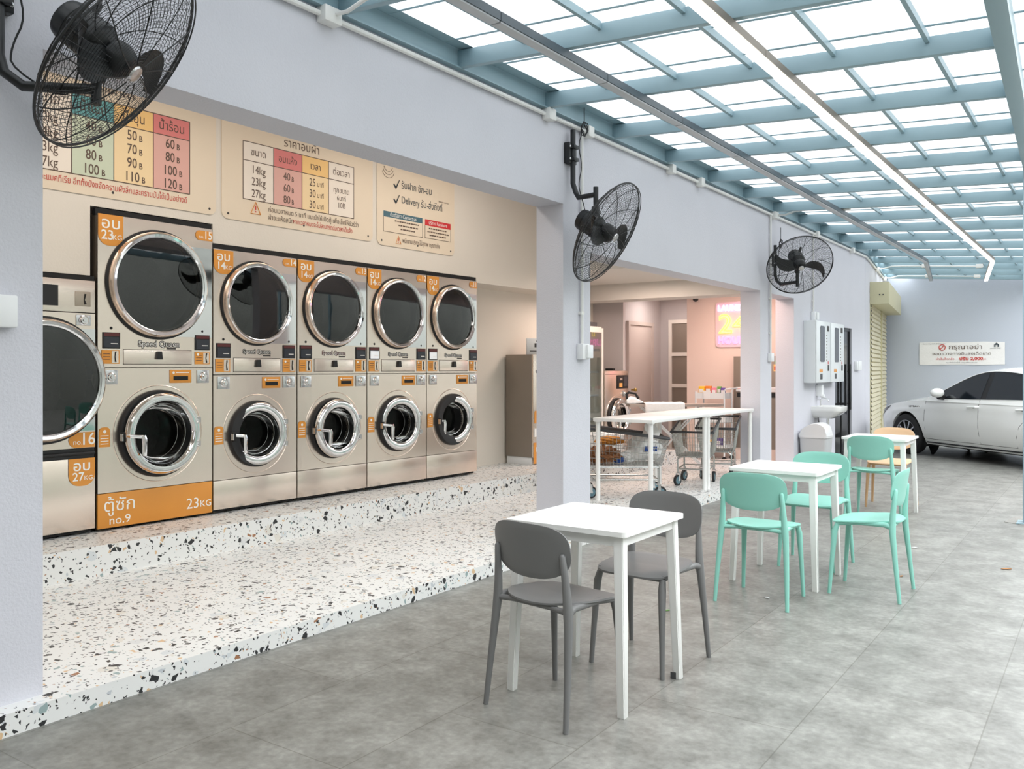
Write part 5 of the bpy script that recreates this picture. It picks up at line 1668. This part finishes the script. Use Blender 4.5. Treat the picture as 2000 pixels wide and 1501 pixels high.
# neon sign
t = thing('neon_sign', 'glowing pink and yellow neon sign on the pink wall', 'neon sign', (-4.95, 12.60, 1.75), 0)
b = MB(); b.m('acrylic'); b.prism(round_rect(-0.03, 0.58, 0, 0.68, 0.06, 5), 0, 0.006, FACE(0, 0.005, 0)); bk = b.build('backing', None, t)
def neon(body, x, z, size, mname, sx, nm, bold=0.0):
    cu = bpy.data.curves.new('neon_curve', 'FONT'); cu.body = body; cu.size = size; cu.align_x = 'LEFT'; cu.align_y = 'CENTER'; cu.fill_mode = 'NONE'; cu.bevel_depth = size * 0.009 + 0.0024; cu.bevel_resolution = 1; cu.resolution_u = 4; cu.offset = bold
    ob = bpy.data.objects.new('neon_curve', cu); COL.objects.link(ob)
    dg = bpy.context.evaluated_depsgraph_get()
    me = bpy.data.meshes.new_from_object(ob.evaluated_get(dg), depsgraph=dg)
    bpy.data.objects.remove(ob); bpy.data.curves.remove(cu)
    Mf = FACE(x, -0.018, z)
    for v in me.vertices: v.co = Mf @ Vector((v.co.x * sx, v.co.y, v.co.z))
    me.name = nm; me.materials.clear(); me.materials.append(MATS[mname])
    o = bpy.data.objects.new(nm, me); COL.objects.link(o); o.parent = t
neon('LAUNDRY', 0.01, 0.584, 0.125, 'neon_white', 0.92, 'pink_tube_lettering')
neon('24', 0.02, 0.335, 0.40, 'neon_yellow', 1.12, 'yellow_tube_digits')
neon('HOURS', 0.01, 0.10, 0.15, 'neon_pink', 0.98, 'pink_tube_lettering')

# change machine cabinet on the neon wall
t = thing('change_machine', 'taupe steel coin changing cabinet on the pink wall beside the third pillar', 'change machine', (-4.66, 12.50, 0.09), 0)
b = MB(); b.m('steel_tan'); b.rbox(0, 0.74, 0.0, 0.12, 0.17, 1.52, 0.004); b.m('plaster_pink'); b.rbox(0, 0.74, 0.01, 0.12, 0, 0.17); b.build('cabinet', None, t)
for x in (0.04, 0.52):
    b = MB(); b.m('white_plastic'); b.rbox(x, x + 0.14, -0.006, 0, 1.0, 1.07, 0.002); b.m('red_ink'); b.rbox(x + 0.02, x + 0.12, -0.0075, -0.006, 1.04, 1.045); b.m('black'); b.rbox(x + 0.02, x + 0.12, -0.01, 0, 0.92, 0.985); b.build('coin_slot', None, t)
b = MB(); b.m('box_green'); b.ellipsoid((0.665, -0.002, 1.43), (0.05, 0.003, 0.025)); b.m('cell_amber'); b.rbox(0.60, 0.73, -0.003, 0, 1.30, 1.40); b.m('red_ink')
for k in range(4): b.rbox(0.61 + 0.03 * k, 0.63 + 0.03 * k, -0.0045, -0.003, 1.32, 1.37)
b.build('instruction_sticker', None, t)
b = MB(); b.rbox(-0.04, 0.04, -0.03, 0, 0, 0.05, 0.006); o = b.build('sensor_box', 'white_plastic'); o.location = (-3.97, 12.615, 2.30)
tag(o, 'small white sensor high on the pink wall in the narrow opening', 'sensor')

# ------------------------------------------------------------------ along the facade past the pillars
def vend(y0, label):
    t = thing('vending_box', label, 'vending box', (FX, y0, 1.225), PI / 2, 'white wall vending boxes')
    b = MB(); b.rbox(0, 0.745, -0.165, 0, 0, 0.89, 0.006); b.build('case', 'white_metal', t)
    b = MB(); b.m('white_metal'); b.rbox(0.004, 0.741, -0.18, -0.166, 0.004, 0.886, 0.004); d = b.build('door', None, t)
    b = MB(); b.m('dark_tint'); b.prism(round_rect(0.20, 0.42, 0.30, 0.82, 0.03, 4), 0, 0.004, FACE(0, -0.18, 0)); b.build('window_pane', None, d)
    b = MB(); b.m('dark_ink'); b.rbox(0.55, 0.66, -0.183, -0.18, 0.75, 0.83); b.m('red_ink'); b.rbox(0.60, 0.63, -0.183, -0.18, 0.27, 0.31); b.m('dark_ink'); b.rbox(0.59, 0.66, -0.184, -0.18, 0.17, 0.255); b.m('orange'); b.rbox(0.16, 0.32, -0.182, -0.18, 0.15, 0.195)
    b.m('brown_ink')
    for k in range(9): b.rbox(0.52, 0.56, -0.182, -0.18, 0.32 + 0.045 * k, 0.335 + 0.045 * k)
    b.build('label_sticker', None, d)
    b = MB(); b.m('bumper_grey'); b.rbox(0.2, 0.3, -0.186, -0.18, 0.05, 0.13, 0.003); b.build('outlet', None, d)
vend(12.56, 'white wall vending box nearer the camera, above the sink')
vend(13.335, 'white wall vending box next to the tinted glass door')
# sink
t = thing('wall_sink', 'small white wall sink under the vending boxes', 'sink', (FX, 13.2, 0.80), PI / 2)
b = MB(); out = round_rect(-0.26, 0.26, -0.40, 0.0, 0.09, 6, (1, 1, 0, 0)); nO = len(out)
rows = [[Vector((p[0] * k, min(0, (p[1]) * kk), z)) for p in out] for k, kk, z in ((0.5, 0.62, -0.10), (0.72, 0.8, -0.06), (0.96, 0.98, 0.0), (1.0, 1.0, 0.03), (1.0, 1.0, 0.075), (0.985, 0.985, 0.08))]
inn = [[Vector((p[0] * k, -0.03 + (p[1]) * kk, z)) for p in out] for k, kk, z in ((0.88, 0.86, 0.08), (0.82, 0.80, 0.05), (0.5, 0.55, -0.03), (0.05, 0.06, -0.05))]
V = b.grid(rows + inn, closed_v=True); b.cap(V[0], True); b.cap(V[-1]); b.build('basin', 'porcelain', t)
b = MB(); b.tube([(0.0, -0.06, 0.08), (0.0, -0.06, 0.16), (0.0, -0.09, 0.19), (0.0, -0.16, 0.18), (0.0, -0.18, 0.15)], 0.011, 10); b.box((0, -0.05, 0.17), (0.012, 0.07, 0.012)); b.build('tap', 'chrome', t)
b = MB(); b.tube([(0, -0.17, -0.1), (0, -0.17, -0.24)], 0.02, 12); b.tube([(0, -0.17, -0.22), (0, -0.17, -0.36), (0, -0.10, -0.40), (0, 0, -0.38)], 0.016, 12); b.build('drain_pipe', 'chrome', t)
b = MB(); b.tube([(-0.14, -0.06, -0.02), (-0.14, -0.07, -0.12), (-0.08, -0.08, -0.28), (0.02, -0.05, -0.36), (0.06, 0, -0.38)], 0.009, 8); b.build('water_hose', 'bumper_grey', t)
t = thing('soap_dispenser', 'clear white soap dispenser on the wall over the sink', 'soap dispenser', (FX, 13.23, 1.02), PI / 2)
b = MB(); b.rbox(-0.06, 0.06, -0.09, 0, 0, 0.17, 0.012); b.build('body', 'white_plastic', t); b = MB(); b.rbox(-0.03, 0.03, -0.11, -0.06, -0.02, 0.03, 0.008); b.build('lever', 'white_plastic', t)
# bin
t = thing('swing_bin', 'grey swing lid waste bin under the wall sink', 'bin', (-3.44, 12.43, 0), PI / 2)
b = MB(); rows = []
for z, k in ((0.0, 0.84), (0.02, 0.86), (0.46, 1.0), (0.48, 1.0)): rows.append([Vector((p[0] * k, p[1] * k, z)) for p in round_rect(-0.17, 0.17, -0.19, 0.19, 0.045, 4)])
V = b.grid(rows, closed_v=True); b.cap(V[0], True); b.build('body', 'grey_plastic', t)
b = MB(); rows = []
for z, k, kk in ((0.47, 1.05, 1.05), (0.50, 1.05, 1.05)): rows.append([Vector((p[0] * k, p[1] * kk, z)) for p in round_rect(-0.17, 0.17, -0.19, 0.19, 0.045, 4)])
V = b.grid(rows, closed_v=True); b.cap(V[0], True); b.cap(V[-1])
rows = []
for i in range(13):
    y = -0.19 + 0.38 * i / 12; h = 0.50 + 0.175 * math.sin(PI * (0.12 + 0.80 * (i / 12) ** 0.8)) ** 0.9 if 0 < i < 12 else 0.50
    rows.append([Vector((-0.168, y, 0.50)), Vector((-0.165, y, h - 0.01 if h > 0.51 else 0.5)), Vector((-0.15, y, h)), Vector((0.15, y, h)), Vector((0.165, y, h - 0.01 if h > 0.51 else 0.5)), Vector((0.168, y, 0.50))])
b.grid(rows); b.build('lid', 'grey_lid', t)

# leaves and scraps on the paving
def leaf(x, y, rz, m, label, s=1.0):
    b = MB(); out = []
    rows = []
    for i in range(9):
        f = i / 8; w = 0.016 * s * math.sin(PI * f) ** 0.8 + 0.0006
        rows.append([Vector((-0.035 * s + 0.07 * s * f, -w, 0.004 + 0.006 * f)), Vector((-0.035 * s + 0.07 * s * f, 0, 0.002)), Vector((-0.035 * s + 0.07 * s * f, w, 0.005 + 0.004 * f))])
    b.grid(rows); o = b.build('fallen_leaf', m); o.location = (x, y, 0.0); o.rotation_euler = (0, 0, rz)
    md = o.modifiers.new('thickness', 'SOLIDIFY'); md.thickness = 0.0008
    tag(o, label, 'leaf', 'scraps and leaves on the paving')
leaf(-0.64, 7.12, 0.4, 'leaf_brown', 'dry brown leaf on the bright paving right of the chairs')
leaf(-1.21, 6.46, 1.2, 'leaf_brown', 'tiny brown leaf behind the mint chair seen from the side', 0.5)
leaf(-2.18, 4.76, 0.7, 'box_green', 'small yellow green leaf on the paving under the charcoal chair beyond the table', 0.5)
leaf(-1.32, 7.55, 0.2, 'white_plastic', 'white paper scrap on the paving behind the side-on mint chair', 0.6)
leaf(-1.79, 5.38, -0.4, 'white_plastic', 'white paper scrap on the paving under the mint chair nearest the camera', 0.6)
b = MB(); b.prism([(-0.10, -0.06), (0.05, -0.14), (0.16, -0.13), (0.18, 0.14), (0.04, 0.42), (-0.05, 0.30)], 0, 0.004); o = b.build('cement_patch', 'cement_patch'); o.location = (-0.75, 9.36, 0)
tag(o, 'pale cement patch on the paving around the blue post', 'patch')

# ------------------------------------------------------------------ parked car (local x forward, y to its left, origin under the front axle)
def lerp_tab(tab, x):
    if x <= tab[0][0]: return tab[0][1]
    for (a, p), (c, q) in zip(tab, tab[1:]):
        if x <= c: return p + (q - p) * (x - a) / (c - a)
    return tab[-1][1]
def smooth_tab(tab, x, h=0.10):
    return (lerp_tab(tab, x - h) + 2 * lerp_tab(tab, x) + lerp_tab(tab, x + h)) / 4
HW = [(-3.86, 0.60), (-3.75, 0.72), (-3.4, 0.85), (-2.8, 0.90), (-1.2, 0.912), (0.0, 0.905), (0.35, 0.88), (0.62, 0.82), (0.83, 0.72), (0.97, 0.57), (1.05, 0.40)]
SH = [(-3.86, 0.90), (-3.5, 0.985), (-2.5, 0.985), (-1.2, 0.955), (-0.5, 0.925), (0.0, 0.88), (0.4, 0.83), (0.75, 0.75), (0.95, 0.65), (1.05, 0.56)]
CZ = [(-3.86, 0.98), (-3.5, 1.08), (-3.0, 1.10), (-2.0, 1.02), (-0.6, 1.04), (-0.3, 1.01), (0.2, 0.95), (0.65, 0.85), (0.92, 0.72), (1.05, 0.60)]
LO = [(-3.86, 0.42), (-3.5, 0.25), (-3.1, 0.2), (0.4, 0.2), (0.8, 0.2), (1.05, 0.24)]
WB, WR, AR = 2.775, 0.335, 0.385
def z_low(x):
    z = smooth_tab(LO, x, 0.05)
    for c in (0.0, -WB):
        if abs(x - c) < AR: z = max(z, 0.33 + math.sqrt(max(0, AR * AR - (x - c) ** 2)))
    return z
def side_y(x, z):
    hw = smooth_tab(HW, x, 0.06)
    s = smooth_tab(SH, x)
    v = (z - 0.2) / max(0.1, s - 0.2)
    bulge = 1 - 0.075 * (v - 0.55) ** 2 / 0.3 - (0.05 * max(0, 0.25 - v) / 0.25)
    y = hw * bulge
    crease = math.exp(-((z - (s - 0.13)) / 0.035) ** 2) * 0.010
    return y + crease - 0.010 * math.exp(-((z - 0.42) / 0.07) ** 2)
def GP(z): return 0.865 - 0.47 * (z - 0.95)          # side glass plane
ROOF = [(-3.3, 1.05), (-3.0, 1.17), (-2.7, 1.29), (-2.4, 1.385), (-2.1, 1.435), (-1.75, 1.455), (-1.52, 1.445), (-1.29, 1.395), (-1.05, 1.285), (-0.80, 1.155), (-0.48, 1.0)]
def car(loc, heading, label):
    t = thing('car', label, 'car', loc, heading)
    xs = sorted(set([-3.86 + 4.91 * i / 79 for i in range(80)] + [c + AR * math.cos(PI * k / 14) for c in (0.0, -WB) for k in range(15)] + [c + s * (AR + 0.002) for c in (0, -WB) for s in (-1, 1)]))
    b = MB(); rows = []
    for x in xs:
        zl, zs, zc = z_low(x), smooth_tab(SH, x), smooth_tab(CZ, x)
        half = []
        half.append((side_y(x, zl) - 0.05, zl + 0.0))
        for k in range(13):
            z = zl + (zs - zl) * k / 12
            half.append((side_y(x, z), z))
        yt = side_y(x, zs)
        for k in range(1, 9):
            u = k / 8
            half.append((yt * (1 - u), zs + (zc - zs) * math.sin(u * PI / 2) ** 0.9))
        rows.append([Vector((x, y, z)) for y, z in half] + [Vector((x, -y, z)) for y, z in half[::-1][1:]])
    V = b.grid(rows); b.cap(V[0], True); b.cap(V[-1])
    body = b.build('body', 'car_paint', t, angle=38)
    # greenhouse and roof
    b = MB(); rows = []
    gx = [-3.3 + 2.82 * i / 44 for i in range(45)]
    for x in gx:
        zr = smooth_tab(ROOF, x, 0.14)
        ze = max(0.93, zr - 0.055)
        half = [(GP(0.90), 0.90)] + [(GP(0.92 + (ze - 0.92) * k / 6), 0.92 + (ze - 0.92) * k / 6) for k in range(1, 7)]
        ye = GP(ze)
        for k in range(1, 9):
            u = k / 8
            half.append((ye * (1 - u), ze + (zr - ze) * math.sin(min(1, u * 1.25) * PI / 2)))
        rows.append([Vector((x, y, z)) for y, z in half] + [Vector((x, -y, z)) for y, z in half[::-1][1:]])
    V = b.grid(rows); b.cap(V[0], True); b.cap(V[-1])
    b.build('roof', 'car_paint', t, angle=40)
    # glazing, slightly proud of the shell
    def pane(x0, x1, top, bot, side, m, nm, par, off=0.006, nz=5, nx=14):
        b = MB(); rows = []
        for i in range(nx + 1):
            x = x0 + (x1 - x0) * i / nx
            zt, zb2 = top(x), bot(x)
            rows.append([Vector((x, side * (GP(zb2 + (max(zt, zb2 + 0.002) - zb2) * k / nz) + off), zb2 + (max(zt, zb2 + 0.002) - zb2) * k / nz)) for k in range(nz + 1)])
        b.grid(rows); return b.build(nm, m, par, recalc=False)
    topc = lambda x: smooth_tab(ROOF, x, 0.14) - 0.085
    belt = lambda x: 0.965 + 0.012 * (-x - 1)
    for s in (1, -1):
        pane(-2.80, -0.70, lambda x: topc(x) + 0.018, lambda x: belt(x) - 0.012, s, 'black', 'window_trim', t, 0.004, nx=24)
        pane(-1.60, -0.82, topc, belt, s, 'car_glass', 'front_window', t, 0.008)
        pane(-2.52, -1.70, topc, belt, s, 'car_glass', 'rear_window', t, 0.008)
        pane(-2.74, -2.56, topc, belt, s, 'car_glass', 'quarter_window', t, 0.008, nx=5)
    for x0, x1, nm in ((-1.29, -0.54, 'windscreen'), (-3.22, -2.55, 'back_window')):
        b = MB(); rows = []
        for i in range(11):
            x = x0 + (x1 - x0) * i / 10
            zr = smooth_tab(ROOF, x, 0.14); ze = max(0.93, zr - 0.055); ye = GP(ze) * 0.93
            row = []
            for k in range(17):
                u = -1 + 2 * k / 16
                q = min(1, (1 - abs(u) * 0.93) * 1.25)
                row.append(Vector((x + (0.004 if nm == 'windscreen' else -0.004), ye * u, ze + (zr - ze) * math.sin(q * PI / 2) + 0.007)))
            rows.append(row)
        b.grid(rows); b.build(nm, 'car_glass', t, recalc=False)
    # wheels
    for cx in (0.0, -WB):
        for s in (1, -1):
            A = Matrix.Translation((cx, s * 0.80, WR)) @ Matrix.Rotation(-s * PI / 2, 4, 'X')
            b = MB(); b.lathe([(0.235, -0.11), (0.30, -0.11), (0.328, -0.095), (WR, -0.07), (WR, 0.07), (0.328, 0.095), (0.30, 0.105), (0.235, 0.095), (0.225, 0.08)], 48, A)
            w = b.build('wheel', 'tyre', t)
            b = MB(); b.m('alloy'); b.lathe([(0.235, 0.098), (0.222, 0.092), (0.215, 0.03)], 48, A)
            for k in range(10):
                a = 2 * PI * k / 10
                b.box((0.125, 0, 0.072), (0.19, 0.030, 0.022), A @ Matrix.Rotation(a, 4, 'Z'), 0.006)
            b.lathe([(0.001, 0.092), (0.035, 0.09), (0.05, 0.075), (0.05, 0.05)], 24, A)
            b.m('black_gap'); b.lathe([(0.215, 0.03), (0.001, 0.02)], 36, A)
            b.build('rim', None, w)
            b = MB(); Aw = Matrix.Translation((cx, s * 0.55, 0.33)) @ Matrix.Rotation(-s * PI / 2, 4, 'X')
            b.lathe([(0.001, -0.02), (AR + 0.01, -0.02), (AR + 0.01, 0.30)], 40, Aw); b.bm.verts.ensure_lookup_table()
            bmesh.ops.delete(b.bm, geom=[f for f in b.bm.faces if f.calc_center_median().z < 0.16], context='FACES')
            b.build('wheel_well', 'black_gap', t)
    b = MB(); b.rbox(-3.6, 0.7, -0.75, 0.75, 0.18, 0.30); b.build('underbody', 'black_gap', t)
    for s in (1, -1):
        b = MB(); b.tube([(x, s * (side_y(x, 0.235) + 0.006), 0.235) for x in [-0.42 - 1.93 * i / 12 for i in range(13)]], 0.012, 6); b.build('sill_strip', 'black', t)
        # shut lines
        for nm, pts in (('door_gap', [(-1.60, z) for z in (0.96, 0.85, 0.7, 0.55, 0.42, 0.29)]), ('door_gap', [(-0.45, z) for z in (0.90, 0.75, 0.6, 0.45, 0.30)]), ('door_gap', [(-2.62, 0.96), (-2.60, 0.85), (-2.48, 0.72), (-2.36, 0.60), (-2.30, 0.45), (-2.28, 0.29)])):
            b = MB(); b.tube([(x, s * (side_y(x, z) + 0.0005), z) for x, z in pts], 0.0035, 4); b.build(nm, 'dark_ink', body)
        b = MB(); b.tube([(x, s * (side_y(x, z) + 0.0005), z) for x, z in [(-0.45 - (1.83 * i / 10), 0.292) for i in range(11)]], 0.003, 4); b.build('door_gap', 'dark_ink', body)
        for hx in (-1.50, -2.42):
            y = side_y(hx, 0.84)
            b = MB(); b.tube([(hx + 0.10, s * (y - 0.005), 0.838), (hx + 0.08, s * (y + 0.035), 0.842), (hx - 0.08, s * (y + 0.035), 0.85), (hx - 0.11, s * (y - 0.005), 0.85)], [0.012, 0.016, 0.016, 0.014], 10); b.build('door_handle', 'car_paint', t)
            b = MB(); b.ellipsoid((hx, s * (y - 0.012), 0.84), (0.075, 0.016, 0.026)); b.build('handle_recess', 'bumper_grey', body)
        # mirror
        b = MB(); b.m('car_paint'); b.ellipsoid((-0.86, s * 1.0, 1.045), (0.085, 0.115, 0.075)); b.m('black'); b.tube([(-0.84, s * 0.84, 0.965), (-0.85, s * 0.96, 0.99)], [0.035, 0.05], 10); b.build('side_mirror', None, t)
        # lamps
        b = MB(); rows = []
        for i in range(9):
            x = 0.46 + 0.38 * i / 8
            rows.append([Vector((x, s * (side_y(x, z) + 0.006), z)) for z in [smooth_tab(SH, x) - 0.015 - 0.12 * (i / 8) ** 0.7 * k / 4 for k in range(5)]])
        b.grid(rows); b.build('headlamp', 'screen', t, recalc=False)
    b = MB(); b.m('dark_ink'); A = Matrix.Translation((-0.20, side_y(-0.2, 0.80) + 0.004, 0.80)) @ Matrix.Rotation(PI, 4, 'Z') @ Matrix.Rotation(PI / 2, 4, 'X')
    b.text('HYBRID', A, 0.045, sx=1.6, bold=0.001); b.build('badge_lettering', None, body)
    b = MB(); b.prism([(-0.06, -0.02), (0.05, -0.02), (0.0, 0.02), (-0.06, 0.02)], 0, 0.05, Matrix.Translation((-2.2, 0, 1.42))); b.build('aerial_fin', 'black', t)
    return t
hd = math.atan2(0.660, -0.751)
lw = Vector((-2.89, 15.76, 0)) + Vector((0.660, 0.751, 0)) * 0.90
car(tuple(lw), hd, 'white sedan car parked with its nose to the roller shutter')
